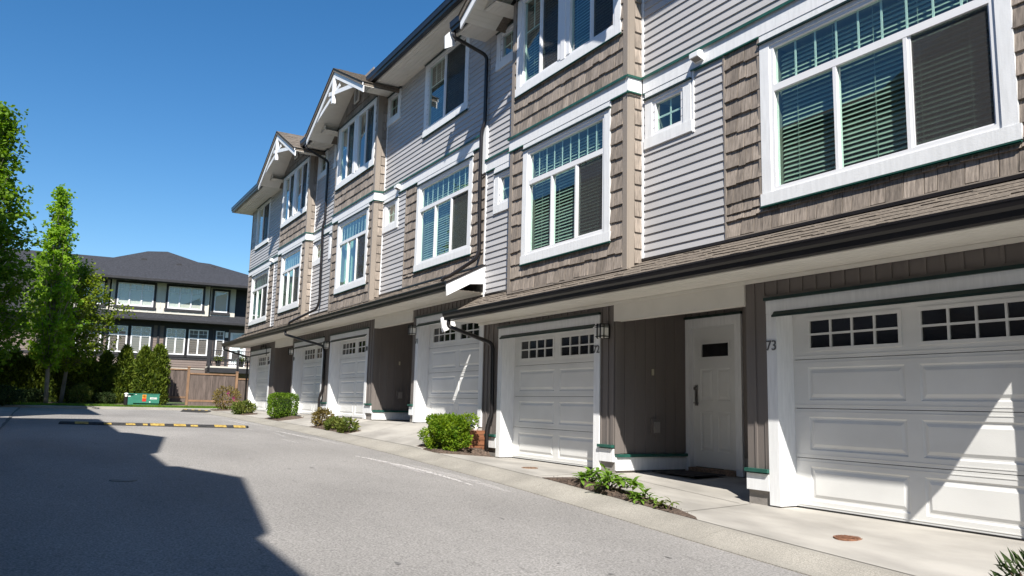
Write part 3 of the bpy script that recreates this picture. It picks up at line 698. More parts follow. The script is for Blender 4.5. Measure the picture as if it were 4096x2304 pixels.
def gable(u, xc, dz, half=2.42):
    ap = 9.36+dz; sl_ = .5; yf = -1.25; yb = 1.4; t = .10; ze = ap-half*sl_
    for s in (-1, 1):
        mb = MB(); pl = [(xc, ap), (xc+s*half, ze), (xc+s*half, ze-t), (xc, ap-t)]
        mb.prism(pl, 'y', yf-.03, yb); r = obj('gable_roof', mb, M['roof'], u)
        # shingle courses, seen as stepped rows that run back from the barge board
        c = MB(); n = 17; L = math.hypot(half, half*sl_); ux, uz = s*half/L, -half*sl_/L; nx, nz = s*sl_/math.hypot(1,sl_), 1/math.hypot(1,sl_)
        for i in range(n):
            y = yf-.05
            while y < yb-.01:
                ye = min(y+random.choice((.14,.2,.28,.36)), yb); s0 = L*(n-i)/n-(random.choice((0,0,.02,.04)) if i else 0)+(.03 if i==0 else 0); s1 = L*(n-i-1)/n-.04; s1 = max(s1,0); th = .012+random.choice((0,.006))
                P = lambda q, h, yy: (xc+ux*q+nx*h, yy, ap+uz*q+nz*h)
                c.face([P(s0,.001,y),P(s0,.001,ye),P(s0,th,ye),P(s0,th,y)]); c.face([P(s0,th,y),P(s0,th,ye),P(s1,.003,ye),P(s1,.003,y)]); c.face([P(s0,.001,y),P(s0,th,y),P(s1,.003,y)])
                y = ye
        obj('roof_shingles', c, M['roof'], r, kind='stuff')
        # barge boards: wide board and a narrower one proud of it
        fb = MB(); fb.prism([(xc, ap-.03), (xc+s*half, ze-.03), (xc+s*half, ze-.27), (xc, ap-.27)], 'y', yf, yf+.03); obj('barge_board', fb, M['white'], u)
        fb = MB(); fb.prism([(xc, ap-.012), (xc+s*(half+.01), ze-.012), (xc+s*(half+.01), ze-.10), (xc, ap-.10)], 'y', yf-.022, yf-.001); obj('barge_trim', fb, M['white'], u)
        # plank soffit under the overhang
        sf = MB(); L2 = math.hypot(half, half*sl_); n = 25
        for i in range(n):
            a, b = L2*i/n, L2*(i+1)/n; P = lambda q, dd, yy: (xc+ux*q, yy, ap-t-.006+uz*q+dd)
            sf.face([P(a+.006,0,yf+.03),P(a+.006,0,B+.02),P(b-.003,0,B+.02),P(b-.003,0,yf+.03)]); sf.face([P(b-.003,0,yf+.03),P(b-.003,0,B+.02),P(b+.001,.006,B+.02),P(b+.001,.006,yf+.03)]); sf.face([P(b+.001,.006,yf+.03),P(b+.001,.006,B+.02),P(b+.006,0,B+.02),P(b+.006,0,yf+.03)])
        obj('soffit', sf, M['soffit'], u)
    # decorative truss: king post, crossed braces
    y0, y1 = yf-.002, yf+.045
    k = MB(); k.prism([(xc-.05,ap-.30),(xc+.05,ap-.30),(xc+.05,ap-.50),(xc+.035,ap-.62),(xc+.035,ap-.74),(xc+.055,ap-.86),(xc+.055,ap-1.0),(xc-.055,ap-1.0),(xc-.055,ap-.86),(xc-.035,ap-.74),(xc-.035,ap-.62),(xc-.05,ap-.50)], 'y', y0-.03, y1+.012)
    obj('king_post', k, M['white'], u)
    for s in (-1, 1):
        a = Vector((xc-s*.42, ap-.90)); b = Vector((xc+s*1.35, ap-.85)); 
        # brace starts low on one side of the post and runs to the opposite barge board
        a = Vector((xc-s*.45, ap-.60)); b = Vector((xc+s*1.75, ap-1.06)); d = (b-a).normalized(); n_ = Vector((-d.y, d.x))*.055
        k = MB(); k.prism([tuple(a+n_), tuple(a-n_), tuple(b-n_), tuple(b+n_)], 'y', y0+(.006 if s>0 else .028), y1-(.024 if s>0 else .002)); obj('brace', k, M['white'], u)
def band(u, x0, x1, z0, z1, y=F, green_bot=()):
    mb = MB(); mb.box(x0, x1, y-.036, y+.01, z0, z1); obj('belt_board', mb, M['white'], u)
    g = MB(); g.box(x0, x1, y-.060, y+.0, z1, z1+.014); g.box(x0, x1, y-.064, y-.056, z1-.024, z1+.014); obj('belt_flashing', g, M['green'], u)
    for a, b in green_bot:
        g = MB(); g.box(a, b, y-.044, y+.0, z0-.020, z0-.001); obj('belt_flashing', g, M['green'], u)
def header(u, x0, x1, z0, z1, y=F):
    mb = MB(); mb.box(x0, x1, y-.030, y+.01, z0, z1-.002); obj('header_board', mb, M['white'], u)

ZB0, ZB1 = 5.45, 5.675
def bay(u, x0, x1, dz, lowwin, upwin, blinds):
    """shallow two-storey bay with shake cladding"""
    c = .10; side_y0, side_y1 = B+.10, F-.0
    hl = window(u, *lowwin, 'main', B, **blinds[0]); hu = window(u, *upwin, 'bay4', B, **blinds[1])
    header(u, lowwin[0]-.005, lowwin[1]+.005, lowwin[3]+.022, ZB0+dz, B)
    zt = 8.2+dz
    wall_holes(u, x0+.01, x1-.01, 2.92+dz, zt+1.0, [hl, hu, (x0-1, x0+.62, zt+.55, zt+2), (x1-.62, x1+1, zt+.55, zt+2)], B+.005, B+.03, M['taupe'], 'bay_wall')
    mb = MB(); 
    for xx in (x0+.012, x1-.022): mb.box(xx, xx+.01, B+.03, F+.02, 2.92+dz, zt)
    obj('bay_cheek', mb, M['taupe'], u)
    for za, zc in ((2.915+dz, ZB0+dz-.02), (ZB1+dz+.014, zt+.02)):
        for (a, b, s) in ((x0, x0+c, -1), (x1-c, x1, 1)):
            mb = MB(); zz = za
            xo = a if s < 0 else b
            mb.box(a, b, B-.026, B+.004, za, zc)
            if s > 0: mb.box(b-.012, b+.004, B+.004, B+.10, za, zc)
            else: mb.box(a-.004, a+.012, B+.004, B+.10, za, zc)
            obj('corner_board', mb, M['taupe'], u)
    shakes(u, x0+c, x1-c, 2.93+dz, ZB0+dz, [(lowwin[0]+.02, lowwin[1]-.02, lowwin[2]+.02, ZB0+dz+.1)], B)
    shakes(u, x0+c, x1-c, ZB1+dz+.02, zt, [(upwin[0]+.02, upwin[1]-.02, upwin[2]+.02, zt+.2)], B)
    xc = (x0+x1)/2; ap = 9.36+dz-.16
    shakes(u, x0+.02, x1-.02, zt, zt+.98, [(upwin[0],upwin[1],zt-1,zt+.02)], B, limit=lambda z: (xc-(ap-z)/.5, xc+(ap-z)/.5))
    # right cheek, faces up the lane
    shakes(u, side_y0, side_y1, 3.0+dz, ZB0+dz, [], side=x1-.008); shakes(u, side_y0, side_y1, ZB1+dz+.02, zt, [], side=x1-.008)
    band(u, x0-.012, x1+.012, ZB0+dz, ZB1+dz, B, [(x0-.012, lowwin[0]-.01), (lowwin[1]+.01, x1+.012)])
    for s, xx in ((1, x1), (-1, x0)):
        mb = MB(); mb.box(xx-.012, xx+.03, B-.034, F-.037, ZB0+dz+.001, ZB1+dz-.001) if s > 0 else mb.box(xx-.03, xx+.012, B-.034, F-.037, ZB0+dz+.001, ZB1+dz-.001); obj('belt_return', mb, M['white'], u)
        g = MB()
        for q0, q1 in ((ZB1+dz-.022, ZB1+dz+.013), (ZB0+dz-.020, ZB0+dz-.002)): g.box(xx+.031 if s>0 else xx-.05, xx+.05 if s>0 else xx-.031, B-.062, F-.062, q0, q1)
        obj('belt_flashing', g, M['green'], u)
    # white edge strip where the cheek meets the lap siding
    for za, zc in ((3.04+dz, ZB0+dz-.02), (ZB1+dz+.014, zt)):
        mb = MB(); mb.box(x1+.001, x1+.045, F-.03, F+.005, za, zc); obj('edge_strip', mb, M['vinyl'], u)
        mb = MB(); mb.box(x0-.045, x0-.001, F-.03, F+.005, za, zc); obj('edge_strip', mb, M['vinyl'], u)
    mb = MB(); mb.box(x0, x1, B-.03, B, 2.905+dz, 2.93+dz); obj('base_strip', mb, M['taupe'], u)
    # gable louvre
    lv = MB(); lv.box(xc-.16, xc+.16, B-.045, B-.024, zt+.36, zt+.80); o = obj('gable_vent', lv, M['taupe'], u)
    g = MB()
    for i in range(8): g.prism([(B-.075,zt+.39+i*.05),(B-.05,zt+.42+i*.05),(B-.046,zt+.415+i*.05),(B-.07,zt+.385+i*.05)], 'x', xc-.14, xc+.14)
    g.box(xc-.18, xc-.14, B-.08, B-.045, zt+.34, zt+.82); g.box(xc+.14, xc+.18, B-.08, B-.045, zt+.34, zt+.82); g.box(xc-.14, xc+.14, B-.08, B-.045, zt+.34, zt+.37); g.box(xc-.14, xc+.14, B-.08, B-.045, zt+.79, zt+.82)
    obj('louvre', g, M['soffit'], o)
    gable(u, xc, dz)
# ---------------------------------------------------------------- the row of townhouses
LD = .58
def plinth(u, x0, x1, zf, side=None, y0=None, y1=None):
    """white skirting with a green cap; the footing shows below it"""
    if side is None:
        mb = MB(); mb.box(x0, x1, F-.035, F, zf+.155, zf+.335); obj('skirting', mb, M['white'], u)
        g = MB(); g.box(x0-.006, x1+.006, F-.07, F-.001, zf+.352, zf+.39); obj('skirting_cap', g, M['green'], u)
    else:
        mb = MB(); mb.box(side-.002, side+.033, y0, y1, zf+.0+.02, zf+.20); obj('skirting', mb, M['white'], u)
        g = MB(); g.box(side-.002, side+.066, y0, y1, zf+.205, zf+.245); obj('skirting_cap', g, M['green'], u)
def ground_storey(u, xl, xr, op, zf, dz, num, numside, lamps=()):
    """garage front between xl and xr with one door opening"""
    x0, x1 = op; top = zf+2.11
    garage_door(u, x0, x1, zf); garage_casing(u, x0, x1, zf, num, numside)
    zt = 2.53+dz
    wall_holes(u, xl, xr, zf-.3, zt+.5, [(x0-.02, x1+.02, zf-.4, top+.02)], F+.004, F+.12, M['footing'], 'garage_wall')
    battens(u, x0-.175, x1+.175, top+.216, zt)
    battens(u, xl, x0-.176, zf+.36, zt); battens(u, x1+.176, xr, zf+.36, zt)
    if x0-.15-xl > .05: plinth(u, xl, x0-.15, zf)
    if xr-x1-.15 > .05: plinth(u, x1+.15, xr, zf)
    for x in lamps: wall_lamp(u, x, zf+2.0)
def porch(u, xl, xr, zf, dz, ul, door=True):
    """recessed entry: left cheek belongs to the house on the left (ul)"""
    yb_ = 1.05; zt = 2.5+dz
    wl = MB(); wl.box(xl-.12, xl, F+.12, yb_+.02, zf-.3, zt); obj('porch_wall', wl, M['footing'], ul)
    battens(ul, F+.005, yb_, zf+.255, zt, side=xl+.001); plinth(ul, 0, 0, zf, side=xl+.001, y0=F, y1=yb_)
    cb = MB(); cb.box(xl-.075, xl-.004, F-.028, F-.019, zf+.36, zt); cb.box(xl+.019, xl+.028, F-.02, F+.07, zf+.25, zt); obj('corner_trim', cb, M['batten'], ul)
    cb = MB(); cb.box(xl-.17, xl+.034, F-.036, F-.0355, zf+.02, zf+.20)
    wr = MB(); wr.box(xr, xr+.12, F+.12, yb_+.02, zf-.3, zt); obj('porch_wall', wr, M['batten'], u)
    dx0, dx1 = xl+.10, xl+1.02; dz0, dz1 = zf+.07, zf+2.10
    wb = wall_holes(u, xl, xr, zf-.3, zt, [(dx0-.02, dx1+.02, zf-.4, dz1+.02)], yb_+.004, yb_+.12, M['footing'], 'porch_wall')
    battens(u, xl+.02, dx0-.13, zf+.25, zt, y=yb_); battens(u, dx1+.13, xr, zf+.25, zt, y=yb_); battens(u, dx0-.13, dx1+.13, dz1+.17, zt, y=yb_)
    fr = MB(); fr.box(dx0-.12, dx0, yb_-.03, yb_+.10, zf, dz1); fr.box(dx1, dx1+.12, yb_-.03, yb_+.10, zf, dz1); fr.box(dx0-.12, dx1+.12, yb_-.031, yb_+.10, dz1, dz1+.13); obj('door_frame', fr, M['white'], u)
    hd = MB(); hd.box(dx0-.14, dx1+.14, yb_-.05, yb_, dz1+.131, dz1+.165); obj('drip_edge', hd, M['darkgreen'], u)
    th = MB(); th.box(dx0, dx1, yb_-.06, yb_+.10, zf-.02, dz0-.012); obj('threshold', th, M['rust2'], u)
    d = MB(); yd = yb_+.05; wn = (dx0+.16, dx1-.16, dz1-.47, dz1-.22)
    rects = [wn]+[(dx0+.15+k*.34, dx0+.15+k*.34+.26, dz0+a, dz0+b) for k in (0,1) for a, b in ((.22,.80),(.95,1.42))]
    plate(d, dx0, dx1, dz0, dz1, yd, rects)
    for r in rects[1:]: ringpanel(d, *r, yd, .009)
    a0, a1, b0, b1 = wn
    d.box(a0, a1, yd-.012, yd+.02, b0, b0+.03); d.box(a0, a1, yd-.012, yd+.02, b1-.03, b1); d.box(a0, a0+.03, yd-.012, yd+.02, b0+.03, b1-.03); d.box(a1-.03, a1, yd-.012, yd+.02, b0+.03, b1-.03)
    dr = obj('entry_door', d, M['door'], u)
    p_ = MB(); p_.box(a0+.03, a1-.03, yd+.008, yd+.012, b0+.03, b1-.03); obj('door_pane', p_, M['pane_dark'], dr)
    h = MB(); h.box(dx0+.05, dx0+.105, yd-.02, yd, dz0+.88, dz0+1.18); h.tube([(dx0+.078,yd-.02,dz0+1.13),(dx0+.078,yd-.05,dz0+1.13)], .024, 10); h.tube([(dx0+.078,yd-.02,dz0+.92),(dx0+.078,yd-.06,dz0+.92),(dx0+.17,yd-.062,dz0+.915)], .011, 8); obj('door_handle', h, M['steel'], dr)
    e = MB(); e.prism([((dx0+dx1)/2+.012*math.cos(t), dz0+1.58+.012*math.sin(t)) for t in lin(0,5.9,9)], 'y', yd-.008, yd); obj('peephole', e, M['black'], dr)
    cl = MB(); cl.box(xl, xr, F+.03, yb_, zt-.02, zt); obj('porch_ceiling', cl, M['soffit'], u)
    bm = MB(); bm.box(xl-.005, xr+.005, F-.03, F+.10, 2.25+dz, 2.484+dz); obj('porch_beam', bm, M['soffit'], u)
    # meter box, bell push and switch on the left cheek
    b = MB(); b.box(xl+.022, xl+.06, .34, .50, zf+.52, zf+.74); o = obj('outlet_box', b, M['batten'], ul)
    b = MB(); b.box(xl+.061, xl+.085, .375, .47, zf+.545, zf+.70); obj('outlet_cover', b, mat('grey_plastic', (.24,.22,.20), .5), o)
    b = MB(); b.box(xl+.022, xl+.035, .365, .40, zf+1.37, zf+1.46); obj('bell_push', b, mat('cream_plastic', (.5,.46,.34), .4), ul)
def exhaust_vent(u, x, z, y=F):
    b = MB(); b.prism([(y-.15,z-.02),(y-.036,z-.06),(y-.036,z+.07),(y-.11,z+.07),(y-.15,z+.04)], 'x', x-.075, x+.075); o = obj('exhaust_vent', b, M['vinyl'], u)
    g = MB(); g.face([(x-.06,y-.137,z-.028),(x-.06,y-.06,z-.054),(x+.06,y-.06,z-.054),(x+.06,y-.137,z-.028)]); obj('grille', g, M['footing'], o)
def body(u, xl, xr, dz, zf, lap_lo, lap_up, shake, lowwins, upwins):
    """plain back of the unit, so that it stands as a solid house"""
    mb = MB(); mb.box(xl, xl+.1, 1.3, 10.6, zf-.4, 8.2+dz); mb.box(xr-.1, xr, 1.3, 10.6, zf-.4, 8.2+dz); mb.box(xl, xr, 10.6, 10.7, zf-.4, 8.2+dz)
    obj('rear_wall', mb, M['lap'], u)
def flush_front(u, x0, x1, dz, holes, z0=3.0, z1=8.2):
    wall_holes(u, x0, x1, z0+dz, z1+dz+.15, holes, F+.006, F+.05, M['lap'], 'front_wall')
def edge(u, x, z0, z1, m='vinyl', y=F, wdt=.03):
    mb = MB(); mb.box(x-wdt/2, x+wdt/2, y-.028, y+.004, z0, z1); obj('edge_strip', mb, M[m], u)

U = {}
specs = {73: ((.6,F,-.01), 'taupe and grey townhouse numbered 73 with wide blinds window over its garage'),
         72: ((-4.0,F,.1), 'townhouse numbered 72 with gabled bay, between units 71 and 73, lamp beside garage'),
         71: ((-9.5,F,.58), 'townhouse numbered 71, flat front without a bay, next to the stepped white belt board'),
         70: ((-14.6,F,.58), 'townhouse numbered 70 with a gabled bay, right of the far pair of gables'),
         69: ((-19.6,F,.58), 'townhouse with a gabled bay between end house and unit 70, trimmed box bush before it'),
         68: ((-25.0,F,.58), 'end townhouse of the row, flat front, beside the brown wooden fence')}
for k, (loc, lb) in specs.items(): U[k] = thing('townhouse', loc, lb, 'townhouse', 'townhouses of the row')
ZL, ZT = 3.36, 5.33
def lowz(dz): return ZL+dz, ZT+dz
# ---- 73
u = U[73]; h1 = window(u, -.16, 2.69, 3.37, 5.33, 'main', F); h2 = window(u, -2.27, -1.34, 4.62, 5.33, 'small', F, blinds=None); h3 = window(u, .25, 2.45, 6.42, 8.15, 'two', F)
h4 = window(u, -2.2, -1.3, 7.38, 8.12, 'small', F, blinds=None)
flush_front(u, -2.36, 3.6, 0, [h1,h2,h3,h4])
lap(u, -2.315, -.765, 3.06, ZB0, [h2]); lap(u, -2.315, 3.6, ZB1+.015, 8.2, [h3,h4])
shakes(u, -.735, 3.57, 3.085, ZB0, [(-.15, 2.68, 3.38, ZB0+.1)]); edge(u, -.75, 3.06, ZB0, 'taupe'); edge(u, 3.585, 3.06, ZB0, 'taupe')
edge(u, -.19, 3.36, ZB0, 'taupe', F, .03); edge(u, -1.305, 4.60, ZB0-.0, 'vinyl', F, .03)
mb = MB(); mb.box(-.74, 3.6, F-.034, F, 3.06, 3.085); obj('base_strip', mb, M['taupe'], u)
header(u, -.165, 2.695, ZT+.022, ZB0); header(u, -2.275, -1.335, ZT+.022, ZB0)
band(u, -2.31, 3.6, ZB0, ZB1, F, [(-2.31,-2.28),(-1.33,-.17),(2.70,3.6)]); exhaust_vent(u, -1.16, 5.56)
ground_storey(u, -.475, 3.6, (0, 2.85), 0.0, 0, '73', 'L'); pent_roof(u, -2.36, 3.33, 0); upper_eave(u, [-2.36], [3.6], 0, [-1.55], [3.6]); main_roof(u, -2.36, 3.6, 0, cut=(-2.36,-1.62))
mb = MB(); mb.prism([(YO-.02,2.34),(YO,2.67),(F-.036,3.06),(F-.036,2.6),(-.64,2.46),(-.93,2.30)], 'x', 3.332, 3.365); obj('rake_board', mb, M['white'], u)
# ---- 72
u = U[72]; h2 = window(u, -6.65, -5.72, 4.55, 5.30, 'small', F, blinds=None); h3 = window(u, -6.72, -5.8, 7.38, 8.12, 'small', F, blinds=None)
flush_front(u, -7.0, -2.36, 0, [h2,h3,(-5.6,-2.4,2,9)])
lap(u, -6.98, -5.706, 3.05, ZB0, [h2]); lap(u, -7.0, -5.706, ZB1+.015, 8.2, [h3]); band(u, -7.02, -5.66, ZB0, ZB1, F, [(-7.0,-6.66)]); header(u, -6.655, -5.715, 5.322, ZB0)
edge(u, -6.685, 4.53, ZB0, 'vinyl')
bay(u, -5.66, -2.36, 0, (-5.2,-2.75,*lowz(0)), (-5.50,-2.52,6.40,8.2), [dict(), dict()])
ground_storey(u, -6.94, -2.96, (-6.2,-3.44), .115, 0, '72', 'R', [-3.13]); pent_roof(u, -7.10, -2.36, 0); upper_eave(u, [-7.25], [-5.67], 0, [-7.25], [-6.3]); main_roof(u, -7.05, -2.36, 0, cut=(-6.4,-2.36))
# white return boards at the open left ends of both eaves
for pts in ([(-1.0,2.60),(-.78,2.72),(-.68,2.46),(-.95,2.34)], [(-1.13,8.15),(-1.0,8.30),(-.90,8.01),(-1.12,7.89)]):
    mb = MB(); mb.prism(pts, 'x', -7.37, -7.33); obj('eave_return', mb, M['white'], u)
porch(U[73], -2.96, -.475, .135, 0, U[72])
downspout(u, [(-6.98,YO+.08,2.55),(-6.98,YO+.08,2.42),(-6.50,F-.06,2.12),(-6.47,F-.06,.85),(-6.50,F-.10,.72),(-6.52,F-.12,.60),(-6.52,F-.12,.13)])
downspout(u, [(-7.2,YO+.08,8.22),(-7.2,YO+.08,8.10),(-7.05,F-.07,7.82),(-7.05,F-.07,6.45),(-7.10,F-.11,6.28),(-7.12,F-.10,5.4),(-7.12,F-.07,3.9),(-7.16,F-.12,3.76),(-7.6,-.72,3.46),(-7.72,-.80,3.42),(-7.74,-.82,3.36)])
# ---- 71
u = U[71]; d = LD; h1 = window(u, -10.34, -7.58, *lowz(d), 'main', F, far=False, pale=True); h2 = window(u, -12.42, -11.49, 4.60+d, 5.33+d, 'small', F, blinds='curtainw')
h3 = window(u, -10.14, -7.92, 6.44+d, 8.16+d, 'two', F); h4 = window(u, -12.56, -11.64, 7.38+d, 8.16+d, 'small', F, blinds=None)
flush_front(u, -12.5, -7.0, d, [h1,h2,h3,h4])
lap(u, -12.455, -11.015, 3.05+d, ZB0+d, [h2]); lap(u, -12.455, -7.02, ZB1+d+.015, 8.2+d, [h3,h4]); edge(u, -11.0, 3.05+d, ZB0+d, 'taupe'); edge(u, -7.01, 3.05+d, ZB0+d-.5, 'vinyl')
shakes(u, -10.985, -7.06, 3.085+d, ZB0+d, [(-10.33,-7.59,ZL+d+.01,ZB0+d+.1)]); mb = MB(); mb.box(-10.985, -7.03, F-.034, F, 3.06+d, 3.085+d); obj('base_strip', mb, M['taupe'], u)
header(u, -10.345, -7.575, ZT+d+.022, ZB0+d); header(u, -12.425, -11.485, ZT+d+.022, ZB0+d)
band(u, -12.455, -7.22, ZB0+d, ZB1+d, F, [(-12.455,-12.43),(-11.48,-10.35),(-7.57,-7.22)]); exhaust_vent(u, -11.42, 5.56+d)
# stepped white board that joins the two belt heights
mb = MB(); mb.prism([(-7.22,ZB0-.02),(-7.02,ZB0+.0),(-7.02,ZB1+d+.10),(-7.10,ZB1+d+.10),(-7.22,ZB1+d)], 'y', F-.05, F+.004); obj('belt_step', mb, M['white'], u)
mb = MB(); mb.box(-7.018,-6.985,F-.055,F,ZB1+.016,ZB1+d+.12); obj('step_edge', mb, M['vinyl'], u)
ground_storey(u, -10.29, -6.95, (-9.93,-7.07), .605, d, '71', 'L', [-10.12]); pent_roof(u, -12.5, -7.0, d); upper_eave(u, [-12.5], [-6.6], d, [-12.05], [-6.6]); main_roof(u, -12.5, -6.6, d, cut=(-12.5,-11.78))
# rake board closing the raised pent roof towards 72
mb = MB(); zz = 2.56+d; mb.prism([(YO+.02,zz-.16),(YO+.0,zz+.09),(F,3.07+d),(F,zz+.13),(-.60,zz+.10)], 'x', -6.998, -6.965); obj('rake_board', mb, M['white'], u)
mb = MB(); mb.prism([(YO-.01,2.655+d),(F,3.075+d),(F,3.045+d),(YO-.01,2.615+d)], 'x', -7.02, -6.95); obj('rake_drip', mb, M['gutter'], u)
mb = MB(); mb.box(-6.96,-6.93,F-.05,F,2.6,3.35); obj('step_trim', mb, M['white'], u)
# ---- 70
u = U[70]; h2 = window(u, -16.85, -15.92, 4.60+d, 5.33+d, 'small', F, blinds=None); h3 = window(u, -16.85, -15.95, 7.38+d, 8.16+d, 'small', F, blinds=None)
flush_front(u, -17.2, -12.5, d, [h2,h3,(-15.76,-12.56,2,10)])
lap(u, -17.2, -15.866, 3.05+d, ZB0+d, [h2]); lap(u, -17.2, -15.866, ZB1+d+.015, 8.2+d, [h3]); band(u, -17.2, -15.82, ZB0+d, ZB1+d, F, [(-17.2,-16.86)]); header(u, -16.855, -15.915, ZT+d+.022, ZB0+d); edge(u, -16.885, 4.58+d, ZB0+d)
bay(u, -15.82, -12.5, d, (-15.30,-12.82,*lowz(d)), (-15.68,-12.66,6.40+d,8.2+d), [dict(blinds='curtain'), dict(blinds='curtainw')])
ground_storey(u, -16.45, -12.67, (-16.05,-13.22), .595, d, '70', 'R', [-16.32]); pent_roof(u, -17.2, -12.5, d); upper_eave(u, [-17.2], [-15.83], d, [-17.2], [-16.35]); main_roof(u, -17.2, -12.5, d, cut=(-16.54,-12.5))
porch(U[71], -12.67, -10.29, .58, d, U[70])
# ---- 69
u = U[69]; h2 = window(u, -18.45, -17.48, 4.60+d, 5.33+d, 'small', F, blinds='curtainw'); h3 = window(u, -18.45, -17.52, 7.38+d, 8.16+d, 'small', F, blinds=None)
flush_front(u, -21.95, -17.2, d, [h2,h3,(-21.89,-18.61,2,10)])
lap(u, -18.505, -17.2, 3.05+d, ZB0+d, [h2]); lap(u, -18.505, -17.2, ZB1+d+.015, 8.2+d, [h3]); band(u, -18.505, -17.2, ZB0+d, ZB1+d, F, [(-17.47,-17.2)]); header(u, -18.455, -17.475, ZT+d+.022, ZB0+d)
bay(u, -21.95, -18.55, d, (-21.43,-18.92,*lowz(d)), (-21.83,-18.70,6.40+d,8.2+d), [dict(blinds='curtain', far=True, pale=True), dict(blinds='curtainw')])
ground_storey(u, -20.24, -16.45, (-19.85,-16.92), .59, d, '69', 'L', [-20.10]); pent_roof(u, -21.95, -17.2, d); upper_eave(u, [-18.54], [-17.2], d, [-17.95], [-17.2]); main_roof(u, -21.95, -17.2, d, cut=(-21.95,-17.87))
downspout(u, [(-17.5,YO+.08,8.22+d),(-17.5,YO+.08,8.08+d),(-17.30,F-.07,7.72+d),(-17.30,F-.07,5.85+d),(-17.34,F-.11,5.68+d),(-17.36,F-.10,5.3+d),(-17.36,F-.07,3.4+d),(-17.42,F-.12,3.16+d),(-18.6,-.80,2.86+d),(-18.75,-.84,2.82+d),(-18.78,-.86,2.74+d)])
downspout(u, [(-18.5,YO+.08,2.55+d),(-18.5,YO+.08,2.42+d),(-16.72,F-.07,2.02+d),(-16.55,F-.07,1.85+d),(-16.55,F-.07,.75+d),(-16.60,F-.11,.60+d),(-16.64,F-.12,.48+d),(-16.64,F-.12,.06+d)])
# ---- 68
u = U[68]; h1 = window(u, -27.1, -24.2, *lowz(d), 'main', F, blinds='curtain'); h3 = window(u, -26.9, -24.75, 6.44+d, 8.16+d, 'two', F, blinds='curtainw')
flush_front(u, -27.75, -21.95, d, [h1,h3])
lap(u, -23.485, -21.995, 3.05+d, ZB0+d, []); lap(u, -27.70, -21.995, ZB1+d+.015, 8.2+d, [h3]); edge(u, -23.5, 3.05+d, ZB0+d, 'vinyl')
shakes(u, -27.65, -23.515, 3.085+d, ZB0+d, [(-27.09,-24.21,ZL+d+.01,ZB0+d+.1)]); mb = MB(); mb.box(-27.7,-23.5,F-.034,F,3.06+d,3.085+d); obj('base_strip', mb, M['taupe'], u)
mb = MB(); mb.box(-27.78,-27.65,F-.03,F+.1,3.0+d,ZB0+d); mb.box(-27.78,-27.70,F-.028,F+.1,ZB1+d,8.2+d); obj('corner_board', mb, M['taupe'], u)
header(u, -27.105, -24.195, ZT+d+.022, ZB0+d); band(u, -27.78, -21.995, ZB0+d, ZB1+d, F, [(-24.19,-21.995)]); exhaust_vent(u, -23.75, 5.56+d)
ground_storey(u, -26.55, -22.54, (-26.2,-23.26), .59, d, '68', 'R', [-26.42]); pent_roof(u, -28.3, -21.95, d); upper_eave(u, [-28.4], [-21.96], d, [-28.4], [-22.6]); main_roof(u, -28.4, -22.62, d, hip_left=True)
porch(U[69], -22.54, -20.24, .585, d, U[68])
mb = MB(); mb.box(-27.74,-27.64,F+.05,10.6,2.9+d,8.2+d); mb.box(-26.5,-26.4,F+.1,10.6,.1,3.6); mb.box(-28.4,-26.4,F+.0,10.6,2.53+d,2.60+d); mb.box(-28.4,-27.64,F,10.6,8.19+d,8.35+d); obj('end_wall', mb, M['lap'], u)
mb = MB(); mb.prism([(-1.02,3.27),(-.86,3.30),(-.80,3.02),(-1.0,2.95)], 'x', -28.36, -28.32); obj('eave_return', mb, M['white'], u)
mb = MB(); mb.prism([(-.62,2.86),(-.45,2.92),(-.36,2.69),(-.64,2.56)], 'x', -28.36, -28.32); obj('eave_return', mb, M['white'], u)
downspout(u, [(-28.1,YO+.08,2.55+d),(-28.1,YO+.08,2.42+d),(-26.6,F-.07,2.08+d),(-26.58,F-.07,.1+d)])
mb = MB(); mb.tube([(-17.25,.35,9.45),(-17.25,.35,9.80),(-17.25,.35,9.86)], [.10,.10,.05], 10); mb.tube([(-17.25,.35,9.80),(-17.25,.35,9.84),(-17.25,.35,9.92)], [.16,.16,.06], 10); obj('roof_vent', mb, M['steel'], U[69], smooth=True)
# iron scroll bracket over the end garage
br = MB(); cx, cz = -23.6, 2.55+.36
for a, b, r in ((-.1,.02,.10),(-.42,.05,.08),(-.75,.02,.12)):
    br.tube([(cx+a+r*math.cos(t)*(1-t/14), F-.09, cz+b+r*math.sin(t)*(1-t/14)) for t in lin(0,7.5,22)], .010, 6)
br.tube([(cx+.1,F-.09,cz-.32),(cx+.06,F-.09,cz-.1),(cx-.05,F-.09,cz+.08),(cx-.5,F-.09,cz+.13),(cx-1.1,F-.09,cz+.10)], .011, 6)
obj('scroll_bracket', br, M['black'], u, smooth=True)
for k, (xl, xr, dz_, zf_) in {73:(-2.36,3.6,0,0),72:(-7.0,-2.36,0,.1),71:(-12.5,-7.0,d,.6),70:(-17.2,-12.5,d,.6),69:(-21.95,-17.2,d,.6),68:(-26.5,-21.95,d,.6)}.items(): body(U[k], xl, xr, dz_, zf_, 0,0,0,0,0)
# doormat at 73
mb = MB(); mb.box(-2.85,-2.0,.30,.88,.137,.152); dm = obj('door_mat', mb, mat('doormat', (.035,.03,.028), .95, .5, (30,30,30), .8, 120)); tag(dm, 'dark rectangular door mat on the porch floor of unit 73', 'door mat')
